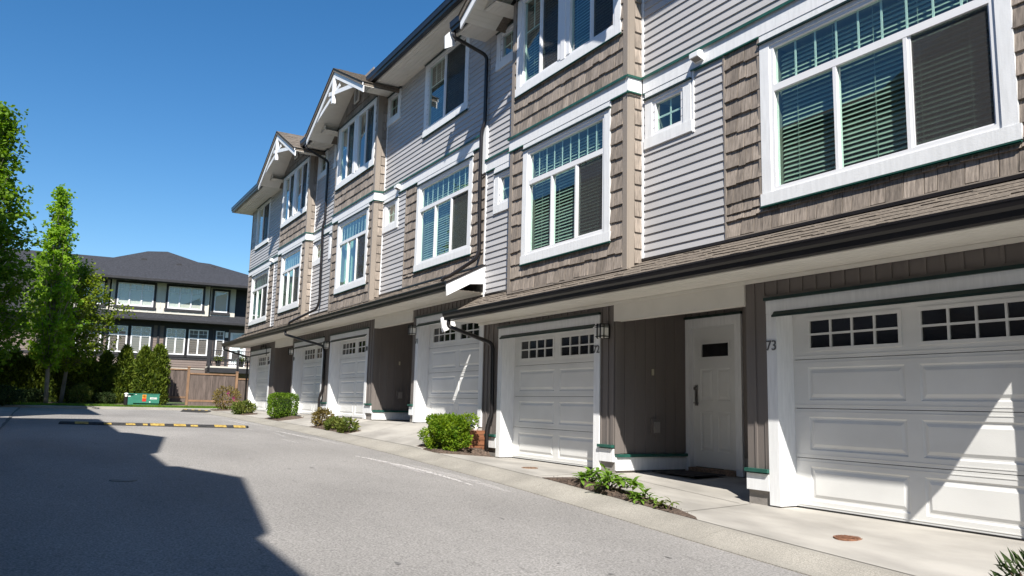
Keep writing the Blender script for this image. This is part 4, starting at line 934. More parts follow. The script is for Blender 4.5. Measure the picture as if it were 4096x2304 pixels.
# ---------------------------------------------------------------- vegetation
M['bark'] = mat('bark', (.19,.165,.135), .9, .3, (6,6,2), .8, 40)
M['twig'] = mat('twig', (.085,.055,.035), .9, .3, (9,9,9))
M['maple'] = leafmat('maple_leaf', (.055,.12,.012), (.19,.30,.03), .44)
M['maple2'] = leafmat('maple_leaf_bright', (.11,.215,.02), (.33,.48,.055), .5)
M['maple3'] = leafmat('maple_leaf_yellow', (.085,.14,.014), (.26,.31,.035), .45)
M['cedar'] = leafmat('cedar_spray', (.04,.075,.010), (.17,.21,.028), .22, scale=5)
M['box'] = leafmat('box_leaf', (.05,.13,.010), (.27,.36,.03), .35, scale=7)
M['box2'] = leafmat('box_leaf_light', (.045,.11,.012), (.20,.30,.03), .32, scale=7)
M['rhodo'] = leafmat('shrub_leaf', (.055,.10,.018), (.20,.21,.05), .3, scale=4)
M['rhodo2'] = leafmat('shrub_leaf_bronze', (.10,.075,.022), (.24,.19,.06), .3, scale=4)
M['viburnum'] = leafmat('glossy_leaf', (.065,.14,.018), (.20,.32,.05), .3, rough=.35, scale=8)
M['dark_shaded_leaf'] = leafmat('dark_shaded_leaf', (.018,.035,.012), (.05,.075,.022), .2)  # dark green for shrubs; also stands in for shade in cores and corner plant
M['grass'] = leafmat('grass_blade', (.07,.15,.018), (.17,.28,.04), .4)
M['petal'] = mat('magenta_petal', (.55,.03,.30), .6); M['petal_y'] = mat('yellow_petal', (.75,.50,.03), .6)
def leaf(mb, p, size, rr, up=.35, asp=.62, dirv=None, fold=.18):
    d = Vector((rr.gauss(0,1), rr.gauss(0,1), rr.gauss(0,1)))
    if dirv is not None: d = d*.55+dirv
    d.normalize(); n = Vector((rr.gauss(0,.8), rr.gauss(0,.8), rr.gauss(0,.8)+up*2)); n = (n-d*n.dot(d))
    if n.length < 1e-3: n = Vector((0,0,1))
    n.normalize(); s = d.cross(n); L = size*rr.uniform(.7,1.25); w2 = L*asp*.5
    a = p; m1 = p+d*L*.5+s*w2+n*fold*w2; m2 = p+d*L*.5-s*w2+n*fold*w2; e = p+d*L
    k = len(mb.v); mb.v += [tuple(a), tuple(m1), tuple(e), tuple(m2)]; mb.f += [(k,k+1,k+2),(k,k+2,k+3)]; mb.m += [mb.cm, mb.cm]
def tree(name, label, x, y, z0, h, crown_lo, env, lm, seed, nb=70, leafs=13, lsize=.13, trunk_r=.085, lean=(0,0), rise=1.1, group='maples at the end of the lane', dens=.30):
    """env(t) -> crown radius at t in 0..1 of the crown height"""
    rr = random.Random(seed); t_ = thing(name, (x,y,z0), label, 'tree', group)
    top = Vector((x+lean[0], y+lean[1], z0+h)); tb = MB(); path = []
    for i in range(9):
        q = i/8; path.append((x+lean[0]*q+rr.gauss(0,.03)*q, y+lean[1]*q+rr.gauss(0,.03)*q, z0-.1+(h*.93+.1)*q))
    tb.tube(path, [trunk_r*(1-.86*i/8)+.006 for i in range(9)], 9); obj('trunk', tb, M['bark'], t_, smooth=True)
    br = MB(); lv = MB(); ch = h-crown_lo
    for i in range(nb):
        q = (i+rr.random())/nb; q = q**.85
        zc = z0+crown_lo+ch*q*.96; az = i*2.399+rr.uniform(-.5,.5); R = env(q)*rr.uniform(.62,1.12)
        st = Vector((x+lean[0]*(zc-z0)/h, y+lean[1]*(zc-z0)/h, max(zc-R*rise*.75, z0+crown_lo*.9)))
        en = Vector((st.x+R*math.cos(az), st.y+R*math.sin(az), zc+R*rise*.25+.1))
        mid = st.lerp(en,.5)+Vector((rr.gauss(0,.05),rr.gauss(0,.05),-.12*R))
        br.tube([st, mid, en], [.022,.014,.005], 5)
        for k in range(max(3, int(R*5.5)+2)):
            tt = rr.uniform(.22,1.05); c = st.lerp(mid, tt*2) if tt < .5 else mid.lerp(en, tt*2-1)
            c = c+Vector((rr.gauss(0,dens*.55), rr.gauss(0,dens*.55), rr.gauss(0,dens*.5)))
            for _ in range(leafs):
                g = Vector((rr.gauss(0,dens*.42), rr.gauss(0,dens*.42), rr.gauss(0,dens*.34)))
                leaf(lv, c+g, lsize, rr, up=.9, asp=.85, dirv=Vector((math.cos(az)*.3, math.sin(az)*.3, -.35)))
    obj('limbs', br, M['bark'], t_); obj('crown', lv, M[lm], t_, kind='stuff')
    return t_
def pl(pts):
    xs = [p[0] for p in pts]; zs = [p[1] for p in pts]; return lambda t: interp(t, xs, zs)
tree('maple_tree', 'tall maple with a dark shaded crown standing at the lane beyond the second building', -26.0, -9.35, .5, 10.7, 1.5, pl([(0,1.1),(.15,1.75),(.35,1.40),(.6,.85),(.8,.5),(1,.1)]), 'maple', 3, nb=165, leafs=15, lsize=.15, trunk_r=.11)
tree('maple_tree', 'slender upright maple with a bright green crown behind the grass strip', -31.0, -7.1, .6, 9.0, 1.6, pl([(0,.6),(.12,1.02),(.4,.92),(.6,.68),(.8,.42),(1,.08)]), 'maple2', 5, nb=150, leafs=16, lsize=.13, lean=(0,-.22), rise=2.3, dens=.19)
tree('maple_tree', 'low spreading young maple with yellow green leaves and pale trunk behind the upright maple', -33.0, -6.55, .7, 6.1, 1.6, pl([(0,1.3),(.25,1.95),(.5,1.75),(.75,1.1),(1,.3)]), 'maple3', 8, nb=105, leafs=11, lsize=.125, lean=(0,.35), rise=.7, dens=.28)
tree('maple_tree', 'maple added to shade the hedge, behind the dark crowned maple', -29.5, -11.4, .55, 9.5, 1.4, pl([(0,1.4),(.2,2.0),(.5,1.8),(.8,1.1),(1,.2)]), 'maple', 13, nb=110, leafs=14, lsize=.16, trunk_r=.1)  # added largely out of view to throw shade on the hedge
tree('maple_tree', 'maple added to shade the far end of the dark hedge', -33.0, -11.0, .6, 7.5, 1.4, pl([(0,1.4),(.2,1.9),(.5,1.7),(.8,1.0),(1,.2)]), 'maple', 14, nb=90, leafs=13, lsize=.16, trunk_r=.1)  # second added tree, also there to keep the hedge in shade
def cedar(x, y, z0, h, r, seed, label, lm='cedar', n=2600, twin=False, group='cedars along the fence'):
    rr = random.Random(seed); t_ = thing('cedar', (x,y,z0), label, 'cedar', group)
    tb = MB(); tb.tube([(x,y,z0-.1),(x,y,z0+h*.8)], [.05,.012], 7); obj('trunk', tb, M['bark'], t_)
    lv = MB(); cones = [(x,y,h,r)] if not twin else [(x,y-.30,h*.95,r*.72),(x+.05,y+.27,h,r*.78)]
    for cx, cy, hh, r0 in cones:
        for i in range(n//len(cones)):
            q = rr.random()**.9; az = rr.uniform(0,2*math.pi); R = r0*(1-max(0,(q-.5)/.5)**2.6*.93)*(.9+.13*math.sin(az*5+q*22+seed))*(.80+.2*min(1,q*6+.3))
            R = max(.03, R)*rr.uniform(.72,1.06)
            p = Vector((cx+R*math.cos(az), cy+R*math.sin(az), z0+.03+hh*q*.97))
            for _ in range(2): leaf(lv, p+Vector((rr.gauss(0,.03),rr.gauss(0,.03),rr.gauss(0,.04))), .15, rr, up=.2, asp=.42, dirv=Vector((math.cos(az)*.75, math.sin(az)*.75, 1.0)), fold=.1)
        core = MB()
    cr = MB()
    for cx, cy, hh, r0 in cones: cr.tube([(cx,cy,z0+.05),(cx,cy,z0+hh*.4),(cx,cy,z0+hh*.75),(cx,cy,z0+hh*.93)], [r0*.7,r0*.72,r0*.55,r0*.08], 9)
    obj('dark_core', cr, M['dark_shaded_leaf'], t_); obj('foliage', lv, M[lm], t_, kind='stuff'); return t_  # dark core stands in for the shade seen through foliage gaps
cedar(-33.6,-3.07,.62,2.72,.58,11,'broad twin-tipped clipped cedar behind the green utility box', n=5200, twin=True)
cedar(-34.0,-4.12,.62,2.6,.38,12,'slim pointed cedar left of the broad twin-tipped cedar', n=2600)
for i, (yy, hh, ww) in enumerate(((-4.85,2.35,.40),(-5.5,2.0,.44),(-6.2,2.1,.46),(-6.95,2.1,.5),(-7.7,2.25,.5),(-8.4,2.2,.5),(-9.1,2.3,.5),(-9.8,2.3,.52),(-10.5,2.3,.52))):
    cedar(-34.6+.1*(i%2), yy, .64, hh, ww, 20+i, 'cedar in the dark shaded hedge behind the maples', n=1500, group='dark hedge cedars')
def leafbush(name, label, cat, x, y, z0, rx, ry, h, lm, seed, n=4200, ls=.04, boxy=3.0, group=None, lumps=5, asp=.6, gap=.0, blobs=0):
    rr = random.Random(seed); t_ = thing(name, (x,y,z0), label, cat, group)
    st = MB()
    for k in range(7):
        a = rr.uniform(0,6.28); st.tube([(x+.04*math.cos(a),y+.04*math.sin(a),z0-.03),(x+rx*.35*math.cos(a),y+ry*.35*math.sin(a),z0+h*.45),(x+rx*.7*math.cos(a+.3),y+ry*.7*math.sin(a+.3),z0+h*.82)], [.014,.010,.004], 5)
    obj('stems', st, M['twig'], t_)
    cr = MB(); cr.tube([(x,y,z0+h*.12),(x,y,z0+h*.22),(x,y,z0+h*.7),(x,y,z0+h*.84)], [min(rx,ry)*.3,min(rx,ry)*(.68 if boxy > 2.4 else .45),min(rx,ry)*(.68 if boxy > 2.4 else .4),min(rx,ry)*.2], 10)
    if boxy > 2.1: obj('dark_core', cr, M['dark_shaded_leaf'], t_)  # solid dark core, coloured as the shade between the leaves
    lv = MB(); cen = [(rr.uniform(-.5,.5), rr.uniform(-.5,.5), rr.uniform(-.3,.6)) for _ in range(lumps)]
    i = 0
    if blobs:
        cs = []
        while len(cs) < blobs:
            a, b, c = rr.uniform(-1,1), rr.uniform(-1,1), rr.uniform(-.9,1); q = max(abs(a),abs(b),abs(c))
            if q < .75: continue
            cs.append((Vector((a,b,c)), rr.uniform(.26,.44)))
        while i < n:
            cc, r0 = rr.choice(cs); dv = Vector((rr.gauss(0,1),rr.gauss(0,1),rr.gauss(0,1))).normalized(); q = cc*.70+dv*r0*rr.uniform(.6,1.08)
            if dv.dot(cc.normalized()) < -.25: continue
            leaf(lv, Vector((x+q.x*rx, y+q.y*ry, z0+h*.53+q.z*h*.5)), ls, rr, up=.5, asp=asp, dirv=(dv+cc*.3)*.9); i += 1
    while i < n:
        a, b, c = rr.uniform(-1,1), rr.uniform(-1,1), rr.uniform(-1,1); q = (abs(a)**boxy+abs(b)**boxy+abs(c)**boxy)
        bulge = 1+.16*math.sin(a*4.3+seed)*math.sin(b*5.1+seed*2)+.10*math.sin(c*6+a*3)
        if q > bulge or q < .30*bulge*rr.random()+.18: continue
        if gap and math.sin(a*7+seed)*math.sin(b*6+1)*math.sin(c*6+2*seed) > 1-gap: continue
        p = Vector((x+a*rx, y+b*ry, z0+h*.53+c*h*.47)); o = Vector((a,b,c*.8+.2))
        if p.z < z0+.05 and rr.random() < .6: continue
        leaf(lv, p, ls, rr, up=.5, asp=asp, dirv=o*.9); i += 1
    obj('foliage', lv, M[lm], t_, kind='stuff')
    return t_
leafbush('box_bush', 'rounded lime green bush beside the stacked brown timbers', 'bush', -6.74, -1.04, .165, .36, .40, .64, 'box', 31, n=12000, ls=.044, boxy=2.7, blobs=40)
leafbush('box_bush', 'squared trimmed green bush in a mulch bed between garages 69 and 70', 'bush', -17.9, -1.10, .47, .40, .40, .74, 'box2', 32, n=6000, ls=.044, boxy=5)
leafbush('mixed_shrub', 'bronze tinged shrub in the bed before the unit 70 porch', 'shrub', -13.35, -1.28, .36, .32, .24, .46, 'rhodo2', 33, n=900, ls=.085, boxy=2, asp=.34, gap=.3)
leafbush('mixed_shrub', 'low green leafy shrub beside the bronze shrub on the kerb', 'shrub', -12.2, -1.33, .33, .34, .2, .30, 'rhodo', 34, n=800, ls=.085, boxy=2, asp=.4, gap=.3)
leafbush('mixed_shrub', 'sparse broad leaved shrub with a tall shoot, nearest the driveway of unit 71', 'shrub', -11.25, -1.36, .30, .28, .2, .34, 'rhodo', 35, n=380, ls=.10, boxy=2, asp=.5, gap=.4)
leafbush('mixed_shrub', 'olive green rhododendron at the kerb before garage 68', 'shrub', -22.2, -1.30, .47, .55, .36, .46, 'rhodo', 36, n=1700, ls=.10, boxy=2, asp=.36, gap=.25)
t_ = leafbush('rhododendron', 'leggy bronze rhododendron with magenta flowers at the end of the row', 'shrub', -26.9, -1.0, .52, .62, .50, 1.0, 'rhodo2', 37, n=1000, ls=.11, boxy=2, asp=.34, gap=.45)
for q in ((-.15,.32,.52),(.25,.42,.34),(-.1,.1,.7)):
    fm = MB(); rr = random.Random(5)
    for _ in range(24): leaf(fm, Vector((-26.9+q[0],-1.0+q[1],.52+q[2]))+Vector((rr.gauss(0,.03),rr.gauss(0,.03),rr.gauss(0,.03))), .06, rr, asp=.8)
    obj('flower', fm, M['petal'], t_)
leafbush('dark_shrub', 'leafy green shrub lit at the foot of the dark hedge', 'shrub', -32.2, -5.85, .60, .45, .42, .85, 'rhodo', 38, n=1600, ls=.10, boxy=2, asp=.4, gap=.2)
leafbush('dark_shrub', 'dark low shrub spreading in the shade under the maples', 'shrub', -29.6, -8.7, .55, .8, .9, .75, 'dark_shaded_leaf', 39, n=2200, ls=.10, boxy=2.2, asp=.5)
leafbush('dark_shrub', 'dark low shrub between the lit shrub and the green utility box', 'shrub', -32.6, -4.9, .60, .45, .4, .55, 'dark_shaded_leaf', 40, n=1100, ls=.09, boxy=2.2, asp=.5)
leafbush('dark_shrub', 'dark shrub behind the trunk of the upright maple', 'shrub', -32.3, -7.6, .60, .6, .6, .6, 'dark_shaded_leaf', 42, n=1300, ls=.10, boxy=2.2, asp=.5)
leafbush('corner_plant', 'spiky plant with shade-darkened leaves at the kerb past garage 73', 'shrub', 3.26, -1.66, -.24, .20, .18, .34, 'dark_shaded_leaf', 41, n=240, ls=.12, boxy=2, asp=.2)  # leaf colour darkened to stand in for shade on this plant
# broad-leaved plants in the bed at 72/73: every leaf its own piece
def bigleaf():
    mb = MB(); n = 5; prof = [0,.62,1,.78,0]
    for i in range(n):
        t = i/(n-1); x = t; w2 = .17*prof[i]; z = .10*math.sin(math.pi*t)-.14*t*t
        mb.v += [(x, -w2, z+.035*prof[i]), (x, 0, z), (x, w2, z+.035*prof[i])]
    for i in range(n-1):
        for j in range(2): a = i*3+j; mb.f.append((a, a+3, a+4, a+1)); mb.m.append(0)
    return mb
LEAFM = bigleaf().mesh('leaf', M['viburnum'], smooth=True); LEAFY = bigleaf().mesh('leaf', M['rhodo'], smooth=True)
def leafy_plant(label, x, y, z0, rx, ry, h, seed, nro, ls, me):
    rr = random.Random(seed); t_ = thing('leafy_plant', (x,y,z0), label, 'plant', 'plants in the bed between 72 and 73'); st = MB()
    for k in range(nro):
        a = rr.uniform(0,6.28); r = math.sqrt(rr.random()); px, py = x+rx*r*math.cos(a), y+ry*r*math.sin(a); pz = z0+h*(1-.65*r*r)*rr.uniform(.55,1.0)
        st.tube([(x+(px-x)*.4, y+(py-y)*.4, z0-.02), ((x+px)/2, (y+py)/2, z0+pz*.0+h*.3), (px,py,pz)], [.008,.006,.004], 5)
        for i in range(rr.randint(6,8)):
            o = inst('leaf', me, t_, (px,py,pz)); s = ls*rr.uniform(.75,1.2); o.scale = (s,s,s)
            o.rotation_euler = (rr.uniform(-.3,.3), rr.uniform(-.75,.45), i*2.399+rr.uniform(-.3,.3))
    obj('stems', st, M['twig'], t_)
leafy_plant('clump of glossy green broad leaved plants in the bed between 72 and 73', -1.72, -1.34, .02, .60, .20, .27, 51, 34, .135, LEAFM)
leafy_plant('smaller glossy green plant trailing off the clump toward garage 73', -1.0, -1.39, -.03, .22, .10, .13, 52, 9, .115, LEAFM)
t_ = leafy_plant('tiny yellowish seedlings at the bare end of the bed near garage 73', -.58, -1.40, -.04, .10, .06, .13, 53, 3, .11, LEAFY)
# mulch beds
def bed(label_x, poly):
    mb = MB(); cx = sum(p[0] for p in poly)/len(poly); cy = sum(p[1] for p in poly)/len(poly); n = len(poly)
    rings = []
    for k, (s, hgt) in enumerate(((1.0,-.03),(.97,.008),(.8,.028),(.45,.04))):
        rings.append([(cx+(x-cx)*s, cy+(y-cy)*s, zslab(x,max(y,YB))+hgt+random.uniform(-.006,.01)*(k>1)) for x, y in poly])
    for a, b in zip(rings[:-1], rings[1:]):
        for i in range(n): mb.face([a[i], a[(i+1)%n], b[(i+1)%n], b[i]])
    mb.face(rings[-1]); o = struct('planting_bed', mb, M['soil'])
    rr = random.Random(label_x); ch = MB()
    for _ in range(260):      # loose bark chips
        i = rr.randrange(n); a, b = poly[i], poly[(i+1)%n]; t = rr.random(); s = rr.random()**.6; px = cx+(a[0]+(b[0]-a[0])*t-cx)*s; py = cy+(a[1]+(b[1]-a[1])*t-cy)*s
        leaf(ch, Vector((px,py,zslab(px,max(py,YB))+.025+.02*(1-s))), .03, rr, up=2, asp=.5)
    obj('bark_chips', ch, M['soil'], o, kind='stuff')
def rbed(k, x0, x1, y0, y1):
    pts = [(x, y0) for x in lin(x0, x1, 8)]+[(x1,(y0+y1)/2)]+[(x, y1) for x in lin(x1, x0, 8)]+[(x0,(y0+y1)/2)]; bed(k, pts)
bed(1, [(x,-1.49) for x in lin(-3.0,.02,10)]+[(-.1,-1.40),(-.5,-1.28),(-1.4,-1.16),(-2.2,-1.10),(-2.9,-1.20)])
rbed(2, -7.25,-6.25,-1.45,-.36); rbed(3, -13.8,-10.9,-1.49,-1.14); rbed(4, -18.6,-16.9,-1.46,-.72); rbed(5, -23.0,-21.4,-1.48,-1.0); rbed(6, -27.6,-26.3,-1.5,-.5)
# stacked retaining timbers between the two floor levels
M['timber'] = mat('reddish_timber', (.22,.088,.042), .75, .3, (3,3,26), .4, 60)
tw = thing('timber_retaining_wall', (-6.93,-.75,.1), 'stack of reddish brown timbers beside the lime green bush', 'retaining wall')
for i, (a, b) in enumerate(((-.06,.12),(.125,.295),(.30,.39),(.395,.56))):
    mb = MB(); mb.box(-6.965, -6.72, -.66+.01*i, -.24, a, b-.004); obj('timber', mb, M['timber'], tw)
mb = MB(); mb.tube([(-6.92,-.42,.54),(-6.92,-.42,.66)], .045, 12); mb.tube([(-6.92,-.42,.66),(-6.92,-.42,.74)], .055, 12)
tag(obj('plastic_pipe', mb, M['vinyl'], smooth=True), 'short white plastic pipe end above the brown timbers', 'pipe')
# ---------------------------------------------------------------- speed bump, wheel stop
M['rubber'] = mat('black_rubber', (.028,.027,.027), .8, .3, (20,20,20), .4, 90); M['yellow'] = mat('road_yellow', (.34,.23,.05), .8, .4, (14,14,14), .3, 60, col2=(.46,.32,.085), detail=8)
def bump(name, label, cat, a, b, wd, h, n, stripes):
    a = Vector((*a, zr(a[0])+.002)); b = Vector((*b, zr(b[0])+.002)); d = (b-a); L = d.length; d.normalize(); s = Vector((d.y,-d.x,0)).normalized()
    t_ = thing(name, tuple(a.lerp(b,.5)), label, cat)
    prof = [(-wd/2,-.02),(-wd/2,.012),(-wd*.30,h*.82),(-wd*.12,h),(wd*.12,h),(wd*.30,h*.82),(wd/2,.012),(wd/2,-.02)]
    def seg(nm, q0, q1, m, lift, par, capin=.0):
        mb = MB(); k = len(prof); st = [(q0,.35 if capin else 1),(q0+.10 if capin else q0+.001,1),(q1-.10 if capin else q1-.001,1),(q1,.35 if capin else 1)]
        if not capin: st = [st[0], st[3]]
        for q, sc in st:
            for (w_, hh) in prof: mb.v.append(tuple(a+d*q+s*(w_+(lift if w_>0 else -lift))+Vector((0,0,(hh*sc if hh > 0 else hh)+lift))))
        for i in range(len(st)-1):
            for j in range(k): c = i*k+j; e = i*k+(j+1)%k; mb.f.append((c,e,e+k,c+k)); mb.m.append(0)
        mb.f += [tuple(range(k)), tuple(reversed(range((len(st)-1)*k, len(st)*k)))]; mb.m += [0,0]
        return obj(nm, mb, m, par)
    for i in range(n): seg('rubber_module', L*i/n+(.003 if i else 0), L*(i+1)/n-.003*(i<n-1), M['rubber'], 0, t_, capin=(1 if i in (0,n-1) and n==1 else 0))
    for q0, q1, half in stripes:
        mb = MB(); k = len(prof); rng = range(1,5) if half == 2 else range(1,3) if half == 1 else range(1,6)
        skew = .12
        for q in (q0*L, q1*L):
            for j in rng:
                w_, hh = prof[j]; qq = q+skew*(w_/wd); mb.v.append(tuple(a+d*qq+s*w_+Vector((0,0,hh+.004))))
        m_ = len(rng)
        for j in range(m_-1): mb.f.append((j,j+1,m_+j+1,m_+j)); mb.m.append(0)
        obj('yellow_stripe', mb, M['yellow'], t_)
    return t_
bump('speed_bump', 'black rubber speed bump with worn yellow stripes across the lane', 'speed bump', (-14.15,-2.88), (-15.55,-6.84), .34, .06, 4, [(.02,.085,0),(.125,.19,0),(.345,.41,0),(.46,.535,0),(.55,.575,1),(.615,.665,1),(.86,.93,0),(.28,.32,1),(.74,.78,1)])
bump('wheel_stop', 'short black and yellow wheel stop near the far kerb', 'wheel stop', (-27.3,-2.52), (-25.8,-1.72), .18, .10, 1, [(.08,.18,0),(.34,.44,0),(.57,.66,0),(.80,.90,0)])
# ---------------------------------------------------------------- end of the lane
def zl(x, y): return interp(-x, [29.8,30.4,36,44,60], [.585,.60,.68,.75,.8])
ysf = lin(-10,2.5,25)
struct('road_apron', sheet(lin(-29.6,-23.9,8), [-2.04,-1.52], lambda x, y: zr(x)+.003), M['asphalt'])
struct('road_apron', sheet(lin(-29.6,-26.65,5), lin(-1.515,12,10), lambda x, y: zr(x)+.003), M['asphalt'])
mb = MB(); prof = [(-29.55,.40),(-29.58,.565),(-29.62,.585),(-29.82,.59),(-29.82,.35)]
mb.prism(prof, 'y', -9.5, 12); struct('far_kerb', mb, M['kerb'])
struct('lawn', sheet([-60,-50,-44,-40,-36,-34,-32,-31,-30.4,-29.82], lin(-30,25,22), zl), M['lawn_soil'])
rr = random.Random(77); g = MB()
for _ in range(16000):
    x, y = rr.uniform(-31.6,-29.83), rr.uniform(-8.5,2.6); p = Vector((x,y,zl(x,y)-.005)); h = rr.uniform(.04,.10); a = rr.uniform(0,6.28); dx, dy = .008*math.cos(a), .008*math.sin(a)
    k = len(g.v); g.v += [(p.x-dx,p.y-dy,p.z),(p.x+dx,p.y+dy,p.z),(p.x+rr.gauss(0,.025),p.y+rr.gauss(0,.025),p.z+h)]; g.f.append((k,k+1,k+2)); g.m.append(0)
go = obj('grass', g, M['grass']); tag(go, 'short green grass strip behind the far kerb', 'grass', kind='stuff')
mb = sheet(lin(-36.5,-31.7,6), lin(-10,3,14), lambda x, y: zl(x,y)+.012+.01*math.sin(x*3+y*5)); struct('earth_bed', mb, M['earth'])
# wooden fence
M['fence'] = shinglemat('weathered_fence', (.118,.092,.080), .2, 30); M['post'] = mat('fence_post', (.24,.145,.085), .8, .2, (5,5,2), .3)
ft = thing('wooden_fence', (-35,-.5,.65), 'weathered brown wooden board fence between the cedars and the end townhouse', 'fence')
def fencerun(y0, y1, zb_, zt_, top=True):
    n = max(1, round((y1-y0)/.145)); w_ = (y1-y0)/n; rr = random.Random(int(y0*10))
    for i in range(n):
        mb = MB(); mb.box(-35.0-rr.uniform(0,.008), -35.022, y0+i*w_+.003, y0+(i+1)*w_-.003, zb_+.10, zt_-.07); obj('board', mb, M['fence'], ft)
    for z in (zb_+.03, zt_-.07): mb = MB(); mb.box(-34.97, -35.05, y0, y1, z, z+.07 if z > 1.5 else z+.09); obj('rail', mb, M['post'], ft)
    mb = MB(); mb.box(-34.985, -35.04, y0, y1, zb_-.16, zb_+.028); obj('kick_board', mb, M['fence'], ft)
fencerun(-1.20,.90,.80,2.20); fencerun(-3.9,-1.34,.95,2.38); fencerun(1.04,3.2,.80,2.02)
for y, z in ((-1.27,2.46),(.97,2.30),(-3.95,2.78),(3.25,2.3)):
    mb = MB(); mb.box(-34.95,-35.06,y-.055,y+.055,.5,z); mb.prism([(-34.93,z),(-35.08,z),(-35.005,z+.04)], 'y', y-.07, y+.07); obj('post', mb, M['post'], ft)
# utility box
M['tgreen'] = mat('utility_green', (.040,.19,.135), .45, .10, (3,3,3), .05); M['orange'] = mat('orange_sticker', (.80,.30,.02), .5); M['red'] = mat('red_sticker', (.55,.03,.02), .5); M['plate'] = mat('number_plate', (.80,.80,.78), .5)
M['ink'] = mat('black_ink', (.01,.01,.01), .6)
tx, ty0, ty1, tz = -31.6, -4.15, -2.65, .60
OBJ = obj
def ubox(nm, m_, *aa, **kk):
    m_.v = [(p[0], ty0+(p[1]-ty0)*.84, tz+(p[2]-tz)*.64) for p in m_.v]; return OBJ(nm, m_, *aa, **kk)
tb = thing('utility_box', (tx,(ty0+ty1)/2,tz), 'green steel utility box with orange warning sticker and plate 46653', 'utility box')
mb = MB(); mb.box(tx-.95, tx+.06, ty0+.35, ty1+.06, tz-.05, tz+.035); ubox('concrete_pad', mb, M['footing'], tb)
mb = MB(); mb.box(tx-.9, tx, ty0, ty1, tz+.035, tz+.80); bo = ubox('cabinet', mb, M['tgreen'], tb)
mb = MB(); mb.prism([(ty0+.30,tz+.22),(ty1+.015,tz+.22),(ty1+.015,tz+.80),(ty0+.30,tz+.80)], 'x', tx+.001, tx+.05); ubox('hood', mb, M['tgreen'], tb)
mb = MB(); mb.box(tx-.92, tx+.06, ty0-.02, ty1+.03, tz+.80, tz+.845); ubox('lid', mb, M['tgreen'], tb)
mb = MB(); mb.box(tx+.0505, tx+.054, ty0+.72, ty0+.90, tz+.53, tz+.77); st = ubox('warning_sticker', mb, M['orange'], tb)
mb = MB(); mb.tube([(tx+.056,ty0+.81+.065*math.cos(t),tz+.66+.065*math.sin(t)) for t in lin(0,6.283,24)], .009, 5); mb.tube([(tx+.056,ty0+.765,tz+.70),(tx+.056,ty0+.855,tz+.62)], .009, 5); mb.prism([(ty0+.78,tz+.615),(ty0+.845,tz+.64),(ty0+.83,tz+.66),(ty0+.80,tz+.705),(ty0+.785,tz+.66)], 'x', tx+.054, tx+.056); ubox('symbol', mb, M['ink'], st)
mb = MB(); mb.box(tx+.0505, tx+.054, ty0+.72, ty0+.90, tz+.33, tz+.528); ubox('danger_label', mb, M['red'], tb)
mb = MB(); mb.box(tx+.0505, tx+.054, ty0+1.08, ty0+1.40, tz+.48, tz+.60); np_ = ubox('number_plate', mb, M['plate'], tb)
cu = bpy.data.curves.new('n', 'FONT'); cu.body = '46653'; cu.size = .115; cu.extrude = .001; cu.align_x = 'CENTER'; to = bpy.data.objects.new('n', cu); COL.objects.link(to); bpy.context.view_layer.update()
me = bpy.data.meshes.new_from_object(to.evaluated_get(bpy.context.evaluated_depsgraph_get())); bpy.data.objects.remove(to); me.materials.clear(); me.materials.append(M['ink'])
o = inst('plate_number', me, np_, (tx+.0555, ty0+1.24*.84, tz+.50*.64)); o.scale = (.84,.66,1); o.rotation_euler = (R_(90),0,R_(90))
for q in ((.06,.62,.12,.055),(.10,.69,.05,.05),(.38,.76,.07,.05),(1.05,.27,.06,.06)):
    mb = MB(); xx = tx+.0505 if q[0] > .3 else tx+.0005; mb.box(xx, xx+.003, ty0+q[0], ty0+q[0]+q[2], tz+q[1], tz+q[1]+q[3]); ubox('small_label', mb, M['plate'], tb)
# bollard light
bx, by = -30.3, -4.28; bt = thing('bollard_light', (bx,by,.585), 'dark bollard light with pale lens beside the utility box', 'bollard light')
mb = MB(); mb.tube([(bx,by,.5),(bx,by,1.0)], .075, 16); obj('post', mb, M['gutter'], bt, smooth=False)
mb = MB(); mb.tube([(bx,by,1.0),(bx,by,1.10)], .065, 16); obj('lens', mb, M['lampglass'], bt)
mb = MB(); mb.tube([(bx,by,1.10),(bx,by,1.125),(bx,by,1.15)], [.085,.08,.03], 16); obj('cap', mb, M['plate'], bt)
mb = MB()
for k in range(4): a = k*1.571+.6; mb.box(bx+.07*math.cos(a)-.008, bx+.07*math.cos(a)+.008, by+.07*math.sin(a)-.008, by+.07*math.sin(a)+.008, 1.0, 1.10)
obj('guard', mb, M['gutter'], bt)
# ---------------------------------------------------------------- dark-roofed house behind the fence
M['slate'] = mat('dark_roof', (.031,.032,.038), .9, .35, (9,9,28), .7, 60); M['cream'] = mat('cream_panel', (.56,.53,.46), .7, .04, (2,2,2)); M['charcoal'] = mat('charcoal_trim', (.022,.021,.024), .6, .15); M['brownlap'] = mat('brown_lap', (.175,.135,.118), .7, .05, (2,2,6), rnd=.06)
M['glass2'] = glassmat('far_glass', (.93,.96,.96), 1.0)
P0 = (-49.0,-1.22); RA = R_(85)
hz = thing('background_house', (P0[0],P0[1],.8), 'two storey house with dark hip roof, cream upper panels and brown siding behind fence', 'house')
def H(name, mb, m, par=None, kind=None, smooth=False): mb.rot(RA).move(P0[0],P0[1],0); return obj(name, mb, m, par or hz, smooth, kind)
mb = MB(); mb.box(-14,6.3,.0,9,.6,5.95); H('lower_wall', mb, M['brownlap'])
mb = MB(); mb.box(-14,6.2,.62,9,6.2,8.3); H('upper_wall', mb, M['charcoal'])
mb = MB(); mb.box(-2.87,2.9,.12,.62,6.29,8.28); H('bay_wall', mb, M['cream'])
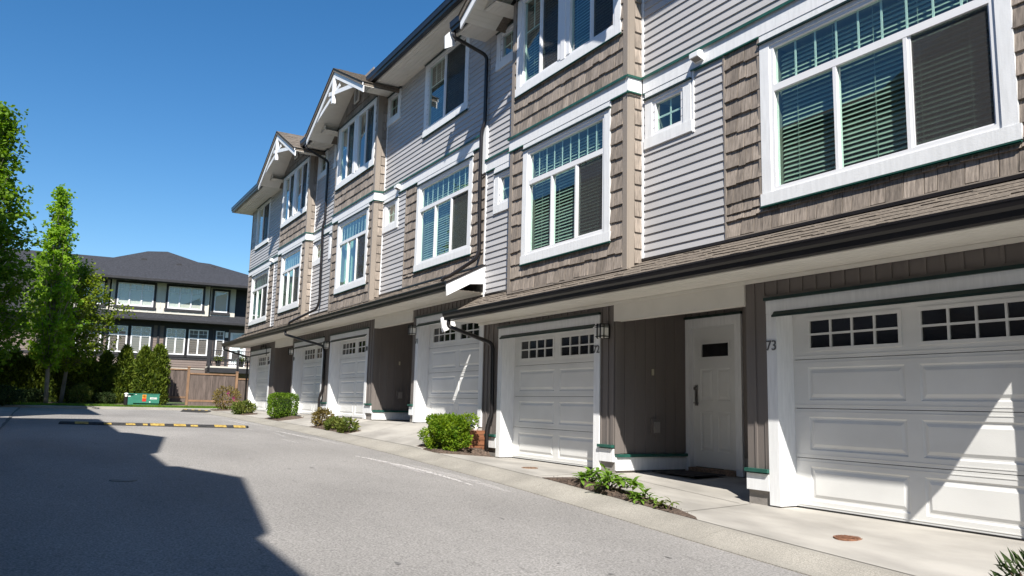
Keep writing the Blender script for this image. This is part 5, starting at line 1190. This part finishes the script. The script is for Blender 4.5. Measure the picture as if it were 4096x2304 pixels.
mb = MB(); mb.box(2.98,4.55,.42,.64,6.32,8.25); H('bay_wall', mb, M['cream']); mb = MB(); mb.box(-5.2,-3.0,.42,.64,6.32,8.25); H('bay_wall', mb, M['cream'])
for x in (-2.87,2.83): mb = MB(); mb.box(x-.02,x+.06,.06,.14,6.29,8.25); H('corner_board', mb, M['cream'])
for i in range(12): x = -2.6+i*.46; mb = MB(); mb.box(x-.02,x+.02,.098,.12,6.29,6.60); H('batten', mb, M['cream'])
for x in (-.02,.28): mb = MB(); mb.box(x-.02,x+.02,.098,.12,6.6,8.25); H('batten', mb, M['cream'])
for i in range(20): z = 2.95+i*.145; mb = MB(); mb.prism([(-.022,z),(-.004,z+.145),(.01,z+.145),(.01,z)], 'x', -14, 6.3); H('siding_board', mb, M['brownlap'])
def hwin(x0, x1, z0, z1, y, n, transom=None, munt=True):
    c = MB(); t = .14
    for a, b, p, q in ((x0-t,x0,z0-t,z1+t),(x1,x1+t,z0-t,z1+t)): c.box(a,b,y-.035,y+.02,p,q)
    c.box(x0,x1,y-.035,y+.02,z1,z1+t); c.box(x0-t-.04,x1+t+.04,y-.06,y+.02,z0-t-.02,z0); wn = H('window', c, M['charcoal'])
    f = MB(); w_ = .075; f.box(x0,x0+w_,y-.05,y+.02,z0,z1); f.box(x1-w_,x1,y-.05,y+.02,z0,z1); f.box(x0+w_,x1-w_,y-.05,y+.02,z0,z0+w_); f.box(x0+w_,x1-w_,y-.05,y+.02,z1-w_*.8,z1)
    for k in range(1,n): xx = x0+(x1-x0)*k/n; f.box(xx-.04,xx+.04,y-.048,y+.02,z0+w_,z1-w_*.8)
    if transom: f.box(x0+w_,x1-w_,y-.047,y+.02,transom-.045,transom+.045)
    if munt:
        zt = transom or z0+(z1-z0)*.72
        for k in range(n):
            xm = x0+(x1-x0)*(k+.5)/n; f.box(xm-.012,xm+.012,y-.018,y+.01,zt+(.05 if transom else 0)+(.18 if transom else 0),z1-.05); 
        zz = transom+.045+(z1-transom)*.42 if transom else zt
        f.box(x0+w_,x1-w_,y-.018,y+.01,zz-.012,zz+.012)
    H('frame', f, M['vinyl'], wn)
    g = MB(); g.box(x0+.04,x1-.04,y-.012,y-.006,z0+.04,z1-.04); H('pane', g, M['glass2'], wn)
    g = MB(); k = int((z1-z0-.1)/.055)
    for i in range(k):
        if n == 3 and False: continue
        z = z0+.07+i*.055; g.prism([(y+.03,z-.014),(y+.06,z+.016),(y+.06,z+.020),(y+.03,z-.010)], 'x', x0+.06, x1-.06)
    H('blinds', g, M['slat'], wn, 'stuff')
    g = MB(); g.box(x0+.02,x1-.02,y+.085,y+.10,z0+.02,z1-.02); H('room_interior', g, M['room'], wn)
hwin(-2.52,-.44,6.64,8.07,.10,3); hwin(.40,2.47,6.64,8.07,.10,3); hwin(3.22,4.06,6.62,8.02,.40,1,None,False); hwin(-4.4,-3.30,6.64,8.05,.40,2,None,False)
for a, b, n in ((-2.78,-1.75,2),(-1.55,-.42,2),(.47,1.61,2),(1.79,2.98,2),(3.45,3.97,1)): hwin(a,b,3.71,5.36,-.02,n,4.79)
hwin(-4.6,-3.2,3.71,5.36,-.02,2,4.79)
mb = MB(); mb.box(4.35,5.35,-.05,.02,3.05,5.3); dr = H('deck_door', mb, M['vinyl']); mb = MB(); mb.box(4.5,5.2,-.06,-.052,3.3,4.6); H('pane', mb, M['glass2'], dr); mb = MB(); mb.box(4.5,5.2,-.06,-.052,4.75,5.2); H('pane', mb, M['glass2'], dr)
mb = MB(); mb.box(-14,6.3,-.05,.0,3.42,3.58); H('belt_board', mb, M['charcoal']); mb = MB(); mb.box(-3.5,2.9,-.045,.0,2.83,2.87); H('belt_board', mb, M['cream'])
for x0, x1 in ((-.28,.30),(3.02,3.3),(-3.1,-2.9)): pass
mb = MB(); mb.box(-.05,.07,-.10,-.02,1.0,5.7); H('downspout', mb, M['charcoal']); mb = MB(); mb.box(3.12,3.28,-.05,0,3.0,5.75); mb.box(4.08,4.24,-.05,0,3.0,5.75); mb.box(-14,6.3,-.04,0,5.5,5.85); H('trim', mb, M['charcoal'])
# lower skirt roof and main roofs
mb = MB(); mb.prism([(-.85,5.74),(-.85,5.80),(.62,6.44),(.62,6.3)], 'x', -14.5, 6.8); rl = H('skirt_roof', mb, M['slate'])
c = MB(); courses(c, -14.5, 6.8, -.87, 5.805, .60, 6.445, .15, rr=random.Random(9)); H('roof_shingles', c, M['slate'], rl, 'stuff')
mb = MB(); mb.box(-14.5,6.8,-.96,-.85,5.74,5.87); H('gutter', mb, M['charcoal']); mb = MB(); mb.box(-14.5,6.8,-.85,.0,5.74,5.77); H('soffit', mb, M['charcoal'])
mb = MB(); a, b, zc, e = -6.6, 6.9, 8.32, 8.24
mb.face([(a,-.9,zc),(b,-.9,zc),(.25,4.6,11.05),(-1.0,4.6,10.95)]); mb.face([(b,-.9,zc),(b,10,zc),(.25,4.6,11.05)]); mb.face([(a,10,zc),(a,-.9,zc),(-1.0,4.6,10.95)]); mb.face([(b,10,zc),(a,10,zc),(-1.0,4.6,10.95),(.25,4.6,11.05)]); mb.face([(a,-.9,e),(a,10,e),(b,10,e),(b,-.9,e)]); mb.face([(a,-.9,e),(b,-.9,e),(b,-.9,zc),(a,-.9,zc)]); mb.face([(b,-.9,e),(b,10,e),(b,10,zc),(b,-.9,zc)])
rm = H('hip_roof', mb, M['slate'])
mb = MB(); mb.prism([(1.0,8.3),(6.2,10.55),(11.4,8.3)], 'x', -18, -.5); H('long_roof', mb, M['slate'])
mb = MB(); 
mb.face([(0,1.0,8.6),(9,1.0,8.6),(7.0,6.4,8.9+.2),(3.2,6.4,10.75),(0,6.4,10.9)]); mb.face([(9,1.0,8.6),(12,6,8.6),(7.0,6.4,9.1)]); mb.face([(0,6.4,10.9),(3.2,6.4,10.75),(7,6.4,9.1),(9,12,8.4),(0,12,8.4)]); H('far_roof', mb, M['slate'])
mb = MB(); mb.box(-6.65,6.95,-1.01,-.9,8.20,8.34); H('gutter', mb, M['charcoal'])
for x, y, z in ((-1.2,2.6,9.99),(.95,2.2,9.78),(-3.6,3.9,9.62),(3.3,4.4,10.15)):
    mb = MB(); mb.box(x-.16,x+.16,y-.16,y+.16,z-.1,z+.10); H('roof_vent', mb, M['charcoal'])
# deck
mb = MB(); mb.box(2.95,6.3,-1.7,.0,2.92,3.02); dk = H('deck', mb, M['cream']); mb = MB(); mb.box(2.95,6.3,-1.72,-1.62,2.62,2.92); mb.box(2.95,3.05,-1.62,0,2.62,2.92); H('deck_beam', mb, M['charcoal'], dk)
for x in (3.02,4.75,6.2): mb = MB(); mb.box(x-.07,x+.07,-1.72,-1.58,.6,4.08); H('deck_post', mb, M['charcoal'], dk)
for z in (3.12,3.98): mb = MB(); mb.box(2.95,6.3,-1.68,-1.62,z,z+.05); mb.box(2.98,3.03,-1.62,0,z,z+.05); H('deck_rail', mb, M['charcoal'], dk)
for i in range(23): x = 3.1+i*.14; mb = MB(); mb.box(x-.012,x+.012,-1.66,-1.64,3.15,3.99); H('baluster', mb, M['charcoal'], dk)
for i in range(10): y = -1.5+i*.15; mb = MB(); mb.box(2.995,3.02,y-.012,y+.012,3.15,3.99); H('baluster', mb, M['charcoal'], dk)
mb = MB(); mb.box(4.02,4.2,-.14,-.02,4.95,5.3); lm_ = H('porch_lamp', mb, M['plate'])
for k, xx in enumerate((3.6,5.0)):
    a = RA; wx = P0[0]+xx*math.cos(a)+1.35*math.sin(a); wy = P0[1]+xx*math.sin(a)-1.35*math.cos(a)
    t_ = thing('potted_plant', (wx,wy,3.02), ('leafy plant in a black pot at the corner of the deck' if k==0 else 'leafy plant in a black pot before the deck door'), 'potted plant')
    mb = MB(); mb.tube([(wx,wy,3.022),(wx,wy,3.36)], [.13,.19], 12); obj('pot', mb, M['black'], t_); lv = MB(); rr = random.Random(k)
    for _ in range(220): leaf(lv, Vector((wx+rr.gauss(0,.13),wy+rr.gauss(0,.13),3.5+rr.gauss(0,.11))), .12, rr)
    obj('foliage', lv, M['rhodo'], t_, kind='stuff')
# ---------------------------------------------------------------- the rows across the lane (beside the camera; they shade the road)
def opposite(label, xa, xb, ye, zeave, gables, zbase):
    yw = ye-.75; t_ = thing('townhouse', ((xa+xb)/2, yw, zbase), label, 'townhouse', 'townhouses across the lane')
    mb = MB(); mb.box(xa+.7, xb-.7, yw-9, yw, zbase-.6, zeave+.05); obj('wall', mb, M['lap'], t_)
    n = int((zeave-zbase-2.9)/.115)
    for i in range(n):
        z = zbase+2.9+i*.115; b_ = MB(); b_.prism([(yw+.020,z),(yw+.003,z+.115),(yw-.002,z+.115),(yw-.002,z)], 'x', xa+.7, xb-.7); obj('siding_board', b_, M['lap'], t_)
    mb = MB(); mb.box(xa+.69, xb-.69, yw-.01, yw+.03, zbase-.5, zbase+2.55); obj('garage_wall', mb, M['batten'], t_)
    r = MB(); yr = yw-4.2; zr2 = zeave+(ye-yr)*.5; h = ye-yr; za = zeave+.03
    r.face([(xa,ye,za),(xb,ye,za),(xb-h,yr,zr2),(xa+h,yr,zr2)]); r.face([(xa,ye,za),(xa+h,yr,zr2),(xa,2*yr-ye,za)]); r.face([(xb,2*yr-ye,za),(xb-h,yr,zr2),(xb,ye,za)]); r.face([(xa,2*yr-ye,za),(xa+h,yr,zr2),(xb-h,yr,zr2),(xb,2*yr-ye,za)]); r.face([(xa,ye,za-.1),(xa,2*yr-ye,za-.1),(xb,2*yr-ye,za-.1),(xb,ye,za-.1)])
    for p, q in (((xa,ye),(xb,ye)),((xa,ye),(xa,2*yr-ye)),((xb,ye),(xb,2*yr-ye))): r.face([(p[0],p[1],za-.1),(q[0],q[1],za-.1),(q[0],q[1],za),(p[0],p[1],za)])
    obj('hip_roof', r, M['roof'], t_)
    g_ = MB(); g_.box(xa, xb, ye-.12, ye+.01, zeave-.12, zeave+.05); obj('gutter', g_, M['gutter'], t_)
    pr = MB(); pr.prism([(yw,zbase+3.05),(yw+.75,zbase+2.62),(yw+.75,zbase+2.52),(yw,zbase+2.52)], 'x', xa+.5, xb-.5); obj('pent_roof', pr, M['roof'], t_)
    for gx in gables:
        for s in (-1,1):
            m_ = MB(); ap = zeave+1.12; hf = 2.42; m_.prism([(gx,ap),(gx+s*hf,ap-hf*.5),(gx+s*hf,ap-hf*.5-.22),(gx,ap-.22)], 'y', ye+.20, ye-3); obj('gable_roof', m_, M['roof'], t_)
        m_ = MB(); m_.box(gx-1.65, gx+1.65, yw, yw+.25, zbase+2.9, zeave+.3); obj('bay_wall', m_, M['shingle'], t_)
        for z0_, z1_ in ((zbase+3.4,zbase+5.3),(zbase+6.4,zbase+8.1)):
            w_ = MB(); w_.box(gx-1.3,gx+1.3,yw+.25,yw+.28,z0_,z1_); ww = obj('window', w_, M['white'], t_); w_ = MB(); w_.box(gx-1.15,gx-.02,yw+.281,yw+.285,z0_+.15,z1_-.12); w_.box(gx+.02,gx+1.15,yw+.281,yw+.285,z0_+.15,z1_-.12); obj('pane', w_, M['pane_dark'], ww)
        dd = MB(); dd.box(gx-1.4,gx+1.4,yw+.03,yw+.05,zbase,zbase+2.2); obj('garage_door', dd, M['door'], t_)
    return t_
opposite('townhouse row across the lane beside the camera, its gables shading the road', -11.4, 24, -9.55, 8.40, (-2.75,4.05,14.0), -.1)
opposite('second townhouse row across the lane, past the gap in the shade', -23.6, -14.2, -9.5, 8.85, (), .45)
